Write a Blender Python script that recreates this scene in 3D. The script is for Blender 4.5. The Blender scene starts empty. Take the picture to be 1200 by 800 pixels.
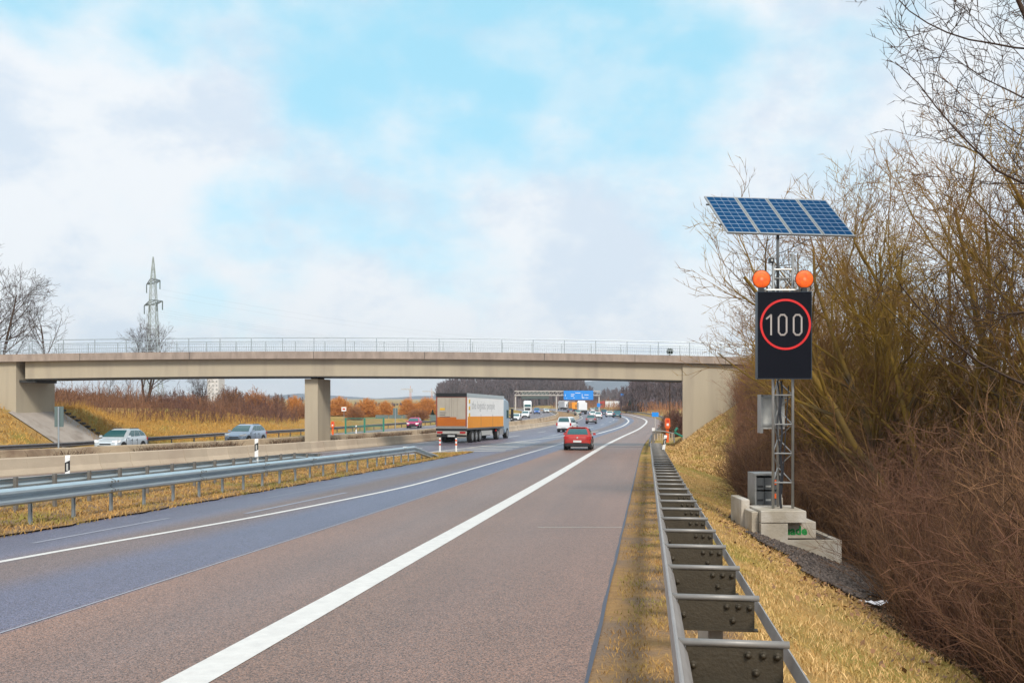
import bpy, bmesh, math, random
import numpy as np
from mathutils import Vector, Matrix
R = math.radians
rnd = random.Random(7)
S = bpy.context.scene
COL = S.collection

# ---------------------------------------------------------------- camera, sky, sun, exposure
F = 1130.0          # focal length in pixels of a 1200 px wide frame
CH = 1.85
cam = bpy.data.objects.new('camera', bpy.data.cameras.new('camera'))
COL.objects.link(cam); S.camera = cam
cam.location = (0, 0, CH); cam.rotation_euler = (R(90), 0, 0)
cam.data.sensor_width = 36; cam.data.lens = 36*F/1200; cam.data.shift_y = 70/1200
cam.data.clip_start = 0.1; cam.data.clip_end = 9000

SUN_EL, SUN_AZ = R(44), R(162)          # azimuth clockwise from +Y (looking direction)
SKYOFF = (0.35, 0.2, 0.0)
W = bpy.data.worlds.new('World'); S.world = W; W.use_nodes = True
nt = W.node_tree; nt.nodes.clear()
def N(t, **k):
    n = nt.nodes.new(t)
    for a, b in k.items(): setattr(n, a, b)
    return n
def mth(op, a, b=None, c=None):
    n = N('ShaderNodeMath', operation=op)
    for i, v in enumerate((a, b, c)):
        if v is None: continue
        if isinstance(v, (int, float)): n.inputs[i].default_value = v
        else: nt.links.new(v, n.inputs[i])
    return n.outputs[0]
def smooth(x, a, b):
    n = N('ShaderNodeMapRange', interpolation_type='SMOOTHSTEP')
    nt.links.new(x, n.inputs[0]); n.inputs[1].default_value = a; n.inputs[2].default_value = b
    return n.outputs[0]
def mixc(f, a, b):
    n = N('ShaderNodeMix', data_type='RGBA')
    if isinstance(f, float): n.inputs[0].default_value = f
    else: nt.links.new(f, n.inputs[0])
    for s, v in ((6, a), (7, b)):
        if isinstance(v, tuple): n.inputs[s].default_value = (*v, 1)
        else: nt.links.new(v, n.inputs[s])
    return n.outputs[2]
out = N('ShaderNodeOutputWorld'); bg = N('ShaderNodeBackground'); bg.inputs[1].default_value = 0.1
nt.links.new(bg.outputs[0], out.inputs[0])
sky = N('ShaderNodeTexSky', sky_type='NISHITA'); sky.sun_disc = False
sky.sun_elevation = SUN_EL; sky.sun_rotation = SUN_AZ
sky.air_density = 1.0; sky.dust_density = 0.6; sky.ozone_density = 1.2
tc = N('ShaderNodeTexCoord')
sep = N('ShaderNodeSeparateXYZ'); nt.links.new(tc.outputs['Generated'], sep.inputs[0])
mp = N('ShaderNodeMapping'); mp.inputs['Scale'].default_value = (1, 1, 1.5)
mp.inputs['Location'].default_value = SKYOFF
nt.links.new(tc.outputs['Generated'], mp.inputs[0])
def noise(scale, detail, rough, src=None):
    n = N('ShaderNodeTexNoise'); n.inputs['Scale'].default_value = scale
    n.inputs['Detail'].default_value = detail; n.inputs['Roughness'].default_value = rough
    nt.links.new(src or mp.outputs[0], n.inputs['Vector']); return n.outputs[0]
big = noise(3.6, 8, 0.50); fine = noise(9.0, 6, 0.55)
vm = N('ShaderNodeVectorMath', operation='DOT_PRODUCT')
d0 = Vector((-0.05, 1, 0.40)).normalized()
nt.links.new(tc.outputs['Generated'], vm.inputs[0]); vm.inputs[1].default_value = d0
hole = smooth(vm.outputs['Value'], 0.94, 1.0)
high = smooth(sep.outputs['Z'], 0.05, 0.5)
dens = mth('ADD', mth('MULTIPLY', big, 0.75), mth('MULTIPLY', fine, 0.25))
dens = mth('SUBTRACT', dens, mth('MULTIPLY', hole, 0.165))
dens = mth('SUBTRACT', dens, mth('MULTIPLY', high, 0.06))
cov = smooth(dens, 0.27, 0.47)
grey = smooth(mth('ADD', mth('MULTIPLY', noise(5.2, 9, 0.62), .8), mth('MULTIPLY', fine, .2)), 0.45, 0.60)
cloud = mixc(grey, (8.5, 8.7, 9.0), (6.6, 7.4, 8.4))
skyb = mixc(0.7, sky.outputs[0], (4.3, 8.8, 10.6))
low = smooth(sep.outputs['Z'], 0.22, -0.02)
cov2 = mth('MAXIMUM', cov, mth('MULTIPLY', low, 0.85))
nt.links.new(mixc(mth('MAXIMUM', mth('MULTIPLY', smooth(fine, 0.42, 0.68), 0.38), mth('MULTIPLY', cov2, 0.94)), skyb, cloud), bg.inputs[0])

sl = bpy.data.lights.new('sun', 'SUN'); sl.energy = 3.2; sl.angle = R(15); sl.color = (1, 0.93, 0.82)
so = bpy.data.objects.new('sun', sl); COL.objects.link(so)
sdir = Vector((math.sin(SUN_AZ)*math.cos(SUN_EL), math.cos(SUN_AZ)*math.cos(SUN_EL), math.sin(SUN_EL)))
so.rotation_euler = sdir.to_track_quat('Z', 'Y').to_euler(); so.location = (20, 0, 40)
S.view_settings.view_transform = 'Standard'; S.view_settings.look = 'None'
S.view_settings.exposure = 0.17; S.view_settings.gamma = 1.0

# ---------------------------------------------------------------- materials
def mat(name, c1, c2=None, rough=0.7, metal=0.0, scale=5.0, amt=0.5, bump=0.0, bscale=None, detail=6,
        island=False, c3=None, emit=None, spec=None, coat=0.0, stretch=None, c3scale=0.6, c3lim=(0.45, 0.62), orand=0.0):
    m = bpy.data.materials.new(name); m.use_nodes = True
    t = m.node_tree; b = t.nodes['Principled BSDF']
    b.inputs['Roughness'].default_value = rough; b.inputs['Metallic'].default_value = metal
    if spec is not None: b.inputs['Specular IOR Level'].default_value = spec
    if coat: b.inputs['Coat Weight'].default_value = coat
    L = t.links.new
    if c2 is None:
        b.inputs['Base Color'].default_value = (*c1, 1)
    geo = t.nodes.new('ShaderNodeNewGeometry')
    co = geo.outputs['Position']
    if stretch:
        mm = t.nodes.new('ShaderNodeMapping'); mm.inputs['Scale'].default_value = stretch
        L(co, mm.inputs[0]); co = mm.outputs[0]
    if c2 is not None:
        if island:
            f = geo.outputs['Random Per Island']
        else:
            n = t.nodes.new('ShaderNodeTexNoise'); n.inputs['Scale'].default_value = scale
            n.inputs['Detail'].default_value = detail; n.inputs['Roughness'].default_value = 0.65
            L(co, n.inputs['Vector'])
            r = t.nodes.new('ShaderNodeMapRange'); r.inputs[1].default_value = 0.5-amt*0.4
            r.inputs[2].default_value = 0.5+amt*0.4; L(n.outputs[0], r.inputs[0]); f = r.outputs[0]
        x = t.nodes.new('ShaderNodeMix'); x.data_type = 'RGBA'
        L(f, x.inputs[0]); x.inputs[6].default_value = (*c1, 1); x.inputs[7].default_value = (*c2, 1)
        o = x.outputs[2]
        if orand:
            oi = t.nodes.new('ShaderNodeObjectInfo'); vr = t.nodes.new('ShaderNodeMapRange'); vr.inputs[3].default_value = 1-orand; vr.inputs[4].default_value = 1+orand
            L(oi.outputs['Random'], vr.inputs[0]); sc = t.nodes.new('ShaderNodeVectorMath'); sc.operation = 'SCALE'; L(o, sc.inputs[0]); L(vr.outputs[0], sc.inputs['Scale']); o = sc.outputs[0]
        if c3 is not None:
            n3 = t.nodes.new('ShaderNodeTexNoise'); n3.inputs['Scale'].default_value = c3scale
            n3.inputs['Detail'].default_value = 5; L(co, n3.inputs['Vector'])
            r3 = t.nodes.new('ShaderNodeMapRange'); r3.inputs[1].default_value = c3lim[0]; r3.inputs[2].default_value = c3lim[1]
            L(n3.outputs[0], r3.inputs[0])
            x3 = t.nodes.new('ShaderNodeMix'); x3.data_type = 'RGBA'
            L(r3.outputs[0], x3.inputs[0]); L(o, x3.inputs[6]); x3.inputs[7].default_value = (*c3, 1)
            o = x3.outputs[2]
        L(o, b.inputs['Base Color'])
    if bump:
        nb = t.nodes.new('ShaderNodeTexNoise'); nb.inputs['Scale'].default_value = bscale or scale*3
        nb.inputs['Detail'].default_value = 5; L(co, nb.inputs['Vector'])
        bp = t.nodes.new('ShaderNodeBump'); bp.inputs['Strength'].default_value = bump
        bp.inputs['Distance'].default_value = 0.05
        L(nb.outputs[0], bp.inputs['Height']); L(bp.outputs[0], b.inputs['Normal'])
    if emit:
        b.inputs['Emission Color'].default_value = (*emit[0], 1); b.inputs['Emission Strength'].default_value = emit[1]
    return m

M = dict(
 grass=mat('dry_grass', (.46, .29, .095), (.25, .155, .065), rough=.95, scale=1.6, amt=.6, bump=.7, bscale=14, c3=(.25, .20, .05), c3scale=.35, spec=.1),
 verge=mat('verge_soil', (.24, .145, .075), (.40, .24, .10), rough=.95, scale=7, amt=.7, bump=.8, bscale=30, c3=(.23, .16, .11), c3scale=1.3, spec=.1),
 blade=mat('grass_blade', (.74, .49, .23), (.40, .24, .08), rough=.8, island=True, c3=(.42, .31, .08), c3scale=.8, spec=.15, c3lim=(.52,.66)),
 vblade=mat('verge_blade', (.56, .33, .11), (.36, .20, .07), rough=.8, island=True, c3=(.25, .22, .05), c3scale=.9, spec=.15),
 field=mat('stubble_field', (.36, .25, .10), (.26, .2, .08), rough=1, scale=.02, amt=.7, spec=.0),
 white=mat('white_marking', (.70, .68, .65), (.56, .54, .52), rough=.6, scale=6, amt=.6),
 worn=mat('worn_marking', (.60, .57, .50), (.42, .39, .36), rough=.6, scale=4, amt=.6),
 conc=mat('bridge_concrete', (.455, .39, .29), (.385, .33, .25), rough=.85, scale=.5, amt=.8, bump=.12, bscale=6, c3=(.34,.29,.225), c3scale=1.1, c3lim=(.5,.72), stretch=(1, 1, .10)),
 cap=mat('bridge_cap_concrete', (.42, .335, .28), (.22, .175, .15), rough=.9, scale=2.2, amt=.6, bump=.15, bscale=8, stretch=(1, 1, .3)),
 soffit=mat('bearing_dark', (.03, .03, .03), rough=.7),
 conb=mat('barrier_concrete', (.52, .42, .31), (.43, .345, .255), orand=.09, rough=.85, scale=1.2, amt=.7, bump=.15, bscale=9, c3=(.40, .31, .23), c3scale=.35, c3lim=(.52,.72)),
 conb2=mat('rear_barrier_concrete', (.50, .40, .28), (.40, .30, .2), rough=.85, scale=1.2, amt=.7, c3=(.22, .15, .10), c3scale=.5, c3lim=(.5,.7)),
 block=mat('block_concrete', (.46, .40, .32), (.30, .26, .205), rough=.85, scale=3, amt=.8, bump=.25, bscale=25, c3=(.50, .46, .41), c3scale=1.6),
 steel=mat('galvanised_steel', (.42, .47, .50), (.33, .38, .42), rough=.45, metal=.55, scale=3, amt=.6),
 rail=mat('guardrail_steel', (.50, .58, .62), (.40, .47, .52), rough=.38, metal=.5, scale=2, amt=.6, stretch=(1, 1, 3)),
 railr=mat('weathered_rail_steel', (.46, .43, .41), (.34, .315, .30), rough=.45, metal=.5, scale=5, amt=.7),
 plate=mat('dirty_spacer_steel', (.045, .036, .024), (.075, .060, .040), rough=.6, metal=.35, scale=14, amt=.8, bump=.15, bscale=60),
 post=mat('post_steel', (.16, .15, .14), (.24, .22, .2), rough=.6, metal=.4, scale=8, amt=.6),
 darkrail=mat('dark_rail_steel', (.15, .14, .14), (.22, .2, .2), rough=.6, metal=.4, scale=2, amt=.6),  # darker steel tone of the two distant rails
 paved=mat('slope_paving', (.40, .35, .31), (.30, .26, .23), rough=.9, scale=1.2, amt=.7, c3=(.22, .18, .15), c3scale=.7, c3lim=(.55,.7)),
 gravel=mat('dark_gravel', (.09, .07, .06), (.045, .035, .03), rough=.95, scale=18, amt=.9, bump=.7, bscale=40),
 stone=mat('gravel_stone', (.13, .10, .085), (.045, .034, .03), rough=.9, island=True),
 bark=mat('mossy_bark', (.36, .22, .035), (.17, .11, .04), rough=.95, scale=2.2, amt=.7, c3=(.10, .075, .05), c3scale=.9, c3lim=(.5,.7), spec=.1),
 twig=mat('bare_twig', (.33, .175, .055), (.14, .08, .05), rough=.95, scale=1.2, amt=.8, spec=.1, c3=(.32,.20,.035), c3scale=.5),
 barkd=mat('dark_bark', (.095, .062, .045), (.05, .034, .028), rough=.95, scale=3, amt=.7, spec=.1),
 brush=mat('brush_twig', (.26, .14, .07), (.07, .042, .03), rough=.95, island=True, spec=.1, c3=(.15, .075, .05), c3scale=.35, c3lim=(.48,.64), orand=.3),
 litter=mat('leaf_litter', (.10, .065, .04), (.065, .045, .03), rough=1, scale=4, amt=.8, bump=.6, bscale=20, spec=.05),
 red_brush=mat('red_brown_twig', (.34, .17, .09), (.15, .085, .065), rough=.95, island=True, c3=(.13, .07, .065), c3lim=(.5,.6), c3scale=.12, spec=.05),
 or_brush=mat('orange_twig', (.72, .30, .07), (.50, .22, .07), rough=.95, island=True, spec=.05),
 rust_brush=mat('rust_twig', (.44, .19, .08), (.30, .15, .08), rough=.95, island=True, spec=.05),
 straw=mat('tall_straw_grass', (.62, .36, .10), (.42, .24, .07), rough=.95, island=True, spec=.05),
 forest=mat('forest_twig', (.17, .125, .13), (.10, .078, .085), rough=1, island=True, spec=.02),
 forest2=mat('far_wood_ground', (.12, .09, .10), (.09, .07, .08), rough=1, scale=.05, amt=.8, spec=.02),
 conifer=mat('conifer_needle', (.018, .035, .02), (.03, .05, .03), rough=.95, island=True, spec=.1),
 hill=mat('haze_blue_hill', (.06, .09, .13), (.045, .07, .10), rough=1, scale=.012, amt=.9, spec=.0),  # blue of the distance haze put into the hill's colour
 tyre=mat('tyre_rubber', (.012, .012, .013), rough=.85), rim=mat('wheel_rim', (.30, .31, .32), rough=.4, metal=.6),
 glass=mat('sky_teal_window', (.03, .10, .11), rough=.08, spec=.8), black=mat('black_trim', (.014, .015, .018), rough=.5),  # glass: teal of the reflected sky put into the base colour
 tail=mat('tail_light', (.36, .010, .012), rough=.3, emit=((1, .03, .02), .08)), head=mat('head_light', (.8, .8, .8), rough=.2),
 plateno=mat('number_plate', (.6, .62, .62), rough=.5),
 red=mat('red_paint', (.42, .022, .014), (.36, .018, .012), rough=.33, coat=.6, scale=3), wht=mat('white_paint', (.74, .76, .78), rough=.35, coat=.3),
 silver=mat('silver_paint', (.58, .64, .68), rough=.35, metal=.35, coat=.4), bluesil=mat('blue_silver_paint', (.36, .44, .55), rough=.35, metal=.35, coat=.4),
 grey=mat('grey_paint', (.22, .20, .22), rough=.35, metal=.3), teal=mat('teal_paint', (.015, .11, .15), rough=.35), navy=mat('navy_paint', (.02, .03, .09), rough=.35),
 blue=mat('blue_paint', (.03, .12, .42), rough=.35), mag=mat('magenta_paint', (.42, .03, .12), rough=.35), olive=mat('olive_grey_paint', (.20, .24, .22), rough=.35, metal=.3),
 orange=mat('orange_tarpaulin', (.85, .33, .015), (.78, .28, .012), rough=.5, scale=.7, spec=.3), dorange=mat('dark_orange_door', (.52, .15, .02), (.44, .12, .018), rough=.55, scale=1, spec=.3),
 curt=mat('white_curtain', (.84, .84, .83), (.78, .78, .77), rough=.5, scale=.8, amt=.6, spec=.3), door=mat('beige_rear_door', (.45, .41, .35), (.39, .35, .30), rough=.6, scale=.9, spec=.2),
 gtext=mat('grey_lettering', (.47, .48, .49), rough=.6), ytext=mat('yellow_lettering', (.75, .45, .04), rough=.6), btext=mat('dark_lettering', (.12, .11, .11), rough=.6),
 roofs=mat('aluminium_roof_edge', (.45, .52, .56), rough=.45, metal=.3),
 sos=mat('orange_phone_shell', (.80, .12, .012), rough=.5), wpl=mat('white_plastic', (.78, .78, .78), rough=.5), bpl=mat('black_plastic', (.015, .015, .018), rough=.5),
 led=mat('led_board_face', (.006, .007, .012), rough=.85, spec=.12), ledred=mat('red_led', (.3, .01, .01), rough=.5, emit=((.9, .02, .018), .5)),
 ledwhite=mat('white_led', (.26, .235, .22), rough=.5, emit=((.55, .47, .43), .3)),
 amber=mat('amber_lens', (.95, .16, .004), (.62, .07, .003), rough=.5, scale=9, amt=.35, emit=((1, .09, .0), .15)), alu=mat('aluminium', (.42, .42, .41), (.32, .32, .32), rough=.4, metal=.5, scale=8, amt=.6),
 lightgrey=mat('light_grey_box', (.46, .46, .44), rough=.5), dgrey=mat('dark_grey_case', (.085, .09, .095), rough=.5), cable=mat('cable', (.02, .022, .03), rough=.6),
 cell=mat('solar_cell', (.0, .036, .11), (.001, .055, .155), rough=.6, scale=6, amt=.9, spec=.05), cellgrid=mat('solar_grid_line', (.30, .36, .44), rough=.4),
 green=mat('green_print', (.005, .22, .04), rough=.7), gfence=mat('green_mesh_frame', (.02, .20, .14), rough=.6), gnet=mat('green_netting', (.09, .19, .16), rough=.9),
 sgback=mat('grey_sign_back', (.13, .18, .18), rough=.55, metal=.2), sblue=mat('blue_sign', (.003, .24, .75), rough=.5, emit=None), gantry=mat('gantry_steel', (.50, .47, .44), rough=.5, metal=.2),
 pylon=mat('pylon_steel', (.30, .34, .32), rough=.6, metal=.2), insul=mat('insulator', (.035, .06, .05), rough=.4), wire=mat('power_wire', (.33, .35, .37), rough=.6),
 crane=mat('crane_steel', (.60, .25, .13), rough=.6), build=mat('pale_render_wall', (.62, .60, .60), rough=.9), build2=mat('white_render_wall', (.72, .70, .70), rough=.9),
 tile=mat('roof_tile', (.30, .25, .24), (.2, .16, .15), rough=.9, scale=2), paper=mat('white_paper', (.75, .73, .76), rough=.9),
 bred=mat('red_band', (.60, .04, .02), rough=.5), leaf=mat('dark_evergreen', (.015, .035, .012), (.03, .05, .02), rough=.9, island=True),
)

# ---------------------------------------------------------------- mesh helpers
class MB:
    def __init__(s): s.v = []; s.f = []; s.mi = []; s.cur = 0
    def add(s, vs, fs):
        o = len(s.v); s.v += [tuple(p) for p in vs]; s.f += [tuple(i+o for i in f) for f in fs]; s.mi += [s.cur]*len(fs); return s
    def box(s, a, b, rz=0, c=None, taper=0):
        x0, y0, z0 = a; x1, y1, z1 = b
        vs = [(x0, y0, z0), (x1, y0, z0), (x1, y1, z0), (x0, y1, z0), (x0+taper, y0+taper, z1), (x1-taper, y0+taper, z1), (x1-taper, y1-taper, z1), (x0+taper, y1-taper, z1)]
        if rz:
            cx, cy = c or ((x0+x1)/2, (y0+y1)/2); k, q = math.cos(rz), math.sin(rz)
            vs = [(cx+(x-cx)*k-(y-cy)*q, cy+(x-cx)*q+(y-cy)*k, z) for x, y, z in vs]
        return s.add(vs, [(0, 3, 2, 1), (4, 5, 6, 7), (0, 1, 5, 4), (1, 2, 6, 5), (2, 3, 7, 6), (3, 0, 4, 7)])
    def cbox(s, c, d, **k): return s.box([c[i]-d[i]/2 for i in range(3)], [c[i]+d[i]/2 for i in range(3)], **k)
    def bar(s, p, q, r, n=6, r2=None, cap=True):
        p = Vector(p); q = Vector(q); d = (q-p)
        if d.length < 1e-6: return s
        d.normalize(); u = d.orthogonal().normalized(); w = d.cross(u); r2 = r if r2 is None else r2
        vs = []
        for c, rr in ((p, r), (q, r2)):
            for i in range(n):
                a = 2*math.pi*i/n; vs.append(c+(u*math.cos(a)+w*math.sin(a))*rr)
        fs = [(i, (i+1) % n, n+(i+1) % n, n+i) for i in range(n)]
        if cap: fs += [tuple(range(n))[::-1], tuple(range(n, 2*n))]
        return s.add(vs, fs)
    def tube(s, pts, r, n=5):
        for a, b in zip(pts, pts[1:]): s.bar(a, b, r, n)
        return s
    def loft(s, rings, cap=True, closed=True):
        n = len(rings[0]); vs = [p for r in rings for p in r]; fs = []
        for k in range(len(rings)-1):
            for i in range(n if closed else n-1):
                j = (i+1) % n; fs.append((k*n+i, k*n+j, (k+1)*n+j, (k+1)*n+i))
        if cap and closed: fs += [tuple(range(n))[::-1], tuple((len(rings)-1)*n+i for i in range(n))]
        return s.add(vs, fs)
    def prism(s, poly, axis, a, b):      # poly in the two other axes
        def P(u, v, w): return {'x': (w, u, v), 'y': (u, w, v), 'z': (u, v, w)}[axis]
        return s.loft([[P(u, v, a) for u, v in poly], [P(u, v, b) for u, v in poly]])
    def quad(s, a, b, c, d): return s.add([a, b, c, d], [(0, 1, 2, 3)])
    def mesh(s, name, mats, smooth=False):
        me = bpy.data.meshes.new(name); me.from_pydata(s.v, [], s.f)
        if not isinstance(mats, (list, tuple)): mats = [mats]
        for m in mats: me.materials.append(M[m] if isinstance(m, str) else m)
        if len(mats) > 1: me.polygons.foreach_set('material_index', s.mi)
        bm = bmesh.new(); bm.from_mesh(me); bmesh.ops.recalc_face_normals(bm, faces=bm.faces); bm.to_mesh(me); bm.free()
        if smooth: me.polygons.foreach_set('use_smooth', [True]*len(me.polygons))
        me.update(); return me

def link(name, me, parent=None, loc=None, rz=None, world=False):
    o = bpy.data.objects.new(name, me); COL.objects.link(o)
    if parent: o.parent = parent
    if world and parent:
        me.transform(Matrix.LocRotScale(parent.location, parent.rotation_euler, None).inverted())
    if loc is not None: o.location = loc
    if rz is not None: o.rotation_euler = (0, 0, rz)
    return o
def tag(o, label=None, cat=None, group=None, kind=None):
    for k, v in (('label', label), ('category', cat), ('group', group), ('kind', kind)):
        if v: o[k] = v
    return o
def thing(name, label, cat, loc=(0, 0, 0), rz=0, group=None):
    o = bpy.data.objects.new(name, None); COL.objects.link(o); o.empty_display_size = .3
    o.location = loc; o.rotation_euler = (0, 0, rz); return tag(o, label, cat, group)
KIDS = {}
def kids(o): return [c for c in S.objects if c.parent == o]
def copy_tree(o, loc, rz, label, scale=None, group=None):
    fam = KIDS.get(o.name)
    if fam is None:
        fam = [(c, kids(c)) for c in kids(o)]; KIDS[o.name] = fam
    r = o.copy(); COL.objects.link(r); r.location = loc; r.rotation_euler = (0, 0, rz)
    if scale: r.scale = scale if isinstance(scale, tuple) else (scale,)*3
    if label: r['label'] = label
    if group: r['group'] = group
    for c, gs in fam:
        d = c.copy(); COL.objects.link(d); d.parent = r
        for g in gs:
            e = g.copy(); COL.objects.link(e); e.parent = d
    return r
def part(name, mb, m, parent, smooth=False, world=False, label=None):
    o = link(name, mb.mesh(name, m, smooth), parent, world=world)
    if label: o['label'] = label
    return o
def npmesh(name, V, Fq, m, smooth=False):
    me = bpy.data.meshes.new(name); k = Fq.shape[1]
    me.vertices.add(len(V)); me.vertices.foreach_set('co', np.ascontiguousarray(V, dtype=np.float32).ravel())
    me.loops.add(Fq.size); me.loops.foreach_set('vertex_index', np.ascontiguousarray(Fq, dtype=np.int32).ravel())
    me.polygons.add(len(Fq)); me.polygons.foreach_set('loop_start', np.arange(0, Fq.size, k, dtype=np.int32))
    me.polygons.foreach_set('loop_total', np.full(len(Fq), k, dtype=np.int32))
    me.materials.append(M[m] if isinstance(m, str) else m)
    if smooth: me.polygons.foreach_set('use_smooth', [True]*len(Fq))
    me.update(calc_edges=True); return me
def segmesh(name, A, B, ra, rb, m, sides=3):
    A = np.asarray(A, float); B = np.asarray(B, float); ra = np.asarray(ra, float); rb = np.asarray(rb, float)
    d = B-A; L = np.linalg.norm(d, axis=1, keepdims=True); L[L < 1e-9] = 1; d /= L
    h = np.where(np.abs(d[:, 2:3]) < .9, np.array([[0, 0, 1.]]), np.array([[1., 0, 0]]))
    u = np.cross(d, h); u /= np.linalg.norm(u, axis=1, keepdims=True); w = np.cross(d, u)
    n = len(A); V = np.zeros((n, 2, sides, 3))
    for i in range(sides):
        a = 2*math.pi*i/sides; o = u*math.cos(a)+w*math.sin(a)
        V[:, 0, i] = A+o*ra[:, None]; V[:, 1, i] = B+o*rb[:, None]
    base = (np.arange(n)*2*sides)[:, None, None]
    q = np.array([[i, (i+1) % sides, sides+(i+1) % sides, sides+i] for i in range(sides)])[None]
    return npmesh(name, V.reshape(-1, 3), (base+q).reshape(-1, 4), m)
def text_mesh(body, size, m, extrude=.004, bold=0):
    c = bpy.data.curves.new('lettering', 'FONT'); c.body = body; c.size = size; c.extrude = extrude; c.resolution_u = 2; c.offset = bold
    o = bpy.data.objects.new('lettering', c); COL.objects.link(o)
    dg = bpy.context.evaluated_depsgraph_get(); me = bpy.data.meshes.new_from_object(o.evaluated_get(dg))
    bpy.data.objects.remove(o); bpy.data.curves.remove(c); me.materials.clear(); me.materials.append(M[m]); return me

# ---------------------------------------------------------------- the lie of the land
def zr(Y):
    Y = np.clip(Y, -30, 150); return -(0.0265*Y-0.0000883*Y*Y)
TY = np.arange(-20, 700, 1.0)
def curve(knots, sig=6):
    k = sorted(knots); ys = [a for a, b in k]; xs = [b for a, b in k]
    # linear extrapolation at both ends
    def ext(y):
        r = np.interp(y, ys, xs)
        s0 = (xs[1]-xs[0])/(ys[1]-ys[0]); s1 = (xs[-1]-xs[-2])/(ys[-1]-ys[-2])
        r = np.where(y < ys[0], xs[0]+(y-ys[0])*s0, r); return np.where(y > ys[-1], xs[-1]+(y-ys[-1])*s1, r)
    if sig: 
        w = np.arange(-3*sig, 3*sig+1); g = np.exp(-w*w/(2*sig*sig)); g /= g.sum()
        T = sum(ext(TY+a)*b for a, b in zip(w, g))
    else: T = ext(TY)
    return lambda y: np.interp(y, TY, T)
c8, s8 = math.cos(R(8)), math.sin(R(8))
thickX = curve([(y, (-3.27+y*s8)/c8) for y in (-20, 0, 30, 55)]+[(75, 7.4), (99.6, 11.5), (134.8, 17.9), (166.8, 23.2), (188.6, 26.4), (217, 29.4), (271, 33.2), (320, 34.5), (380, 33), (440, 28), (500, 19), (560, 8)], 6)
barX = curve([(10, -23.2), (33.2, -17.75), (50.8, -13.6), (85, -6.9), (121.6, 0), (160, 7.2), (185, 11.4), (217, 15.0), (271, 18.2), (334, 19), (434, 15), (520, 5)], 5)
thinO = curve([(-10, -6.6), (5, -5.9), (13, -5.5), (19, -4.5), (28, -3.75), (41, -3.8), (60, -3.75), (120, -3.5), (150, -3.1), (200, -3.6), (400, -3.6)], 2)
mainR = curve([(10, -16.3), (40, -9.3), (57, -5.2), (81.4, .58), (99.6, 5.3), (117.5, 10.0), (135, 14.2), (160, 19), (200, 24.2)], 3)
frX = curve([(30, -35), (55, -31), (68, -29.5), (80, -26.3), (90, -23.5), (127, -18.5), (160, -12), (210, -3), (260, 3), (330, 5), (434, 1), (520, -9)], 5)
def drop(Y): return .3*np.clip((85-Y)/20, 0, 1)
def sstep(x): x = np.clip(x, 0, 1); return x*x*(3-2*x)
def gz(X, Y):
    X = np.asarray(X, float); Y = np.asarray(Y, float)
    z = zr(Y); th = thickX(Y); off = (X-th-3.45)*c8          # offset right of the guard rail
    # right-hand slope
    dn = -.37*np.clip(off-.85, 0, 4.2)-.05*np.clip(off-5, 0, 10)
    up = np.minimum(.72*np.clip(off-1.6, 0, 20), 5.0)
    w = sstep((Y-44)/18)*(1-.75*sstep((Y-74)/16))
    r = dn*(1-sstep((Y-40)/18))+up*w+.15*sstep((Y-60)/20)*0
    z = z+np.where(off > .6, r, 0)
    # left side, beyond the far rail
    dl = frX(Y)-.6-X
    sl = np.where(Y < 72, .66, .66-.39*sstep((Y-72)/10)); sl = np.where(Y < 60, .66, sl)
    cap = 2.9-2.0*sstep((Y-95)/30); cap = np.where(Y < 66, 4.5, cap)
    z = z+np.where(dl > 0, np.minimum(sl*np.clip(dl, 0, 99), cap), 0)
    # opposite carriageway lies a little lower
    z = z-np.where(X < barX(Y)-5.45, drop(Y), 0)
    # far land
    z = z+np.where(Y > 600, (Y-600)*.004, 0)
    return z
def gp(X, Y, h=0): return (float(X), float(Y), float(gz(X, Y))+h)
# ---------------------------------------------------------------- setting: ground, roads, markings
ys = np.concatenate([np.arange(-14, 30, .5), np.arange(30, 110, 1.), np.arange(110, 300, 4.), np.arange(300, 700, 15.), np.array([720, 800, 950, 1200, 1600, 2200, 3000, 4200, 6000.])])
xs = np.concatenate([-np.array([5000, 3000, 1800, 1000, 600, 400, 250, 160, 110, 80, 65.]), np.arange(-55, 40, .6), np.array([42, 46, 52, 60, 75, 100, 150, 220, 350, 600, 1000, 1800, 3000, 5000.])])
XX, YY = np.meshgrid(xs, ys); ZZ = gz(XX, YY)
road = ((XX > barX(YY)+.8) & (XX < thickX(YY)+2.2) & (YY < 560)) | ((XX < barX(YY)-5.6) & (XX > frX(YY)+1.2) & (YY < 560))
ZZ = ZZ-np.where(road, .22, 0)
bumpn = (np.sin(XX*1.7+YY*.9)*np.sin(YY*1.3-XX*.6))*.02
ZZ = ZZ+np.where((XX > thickX(YY)+4.2), bumpn, 0)
nr, nc = XX.shape; ii = (np.arange(nr-1)[:, None]*nc+np.arange(nc-1)[None]).ravel()
g = link('ground', npmesh('ground', np.stack([XX, YY, ZZ], -1).reshape(-1, 3), np.stack([ii, ii+1, ii+nc+1, ii+nc], 1), 'grass', True)); tag(g, kind='structure')

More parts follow.
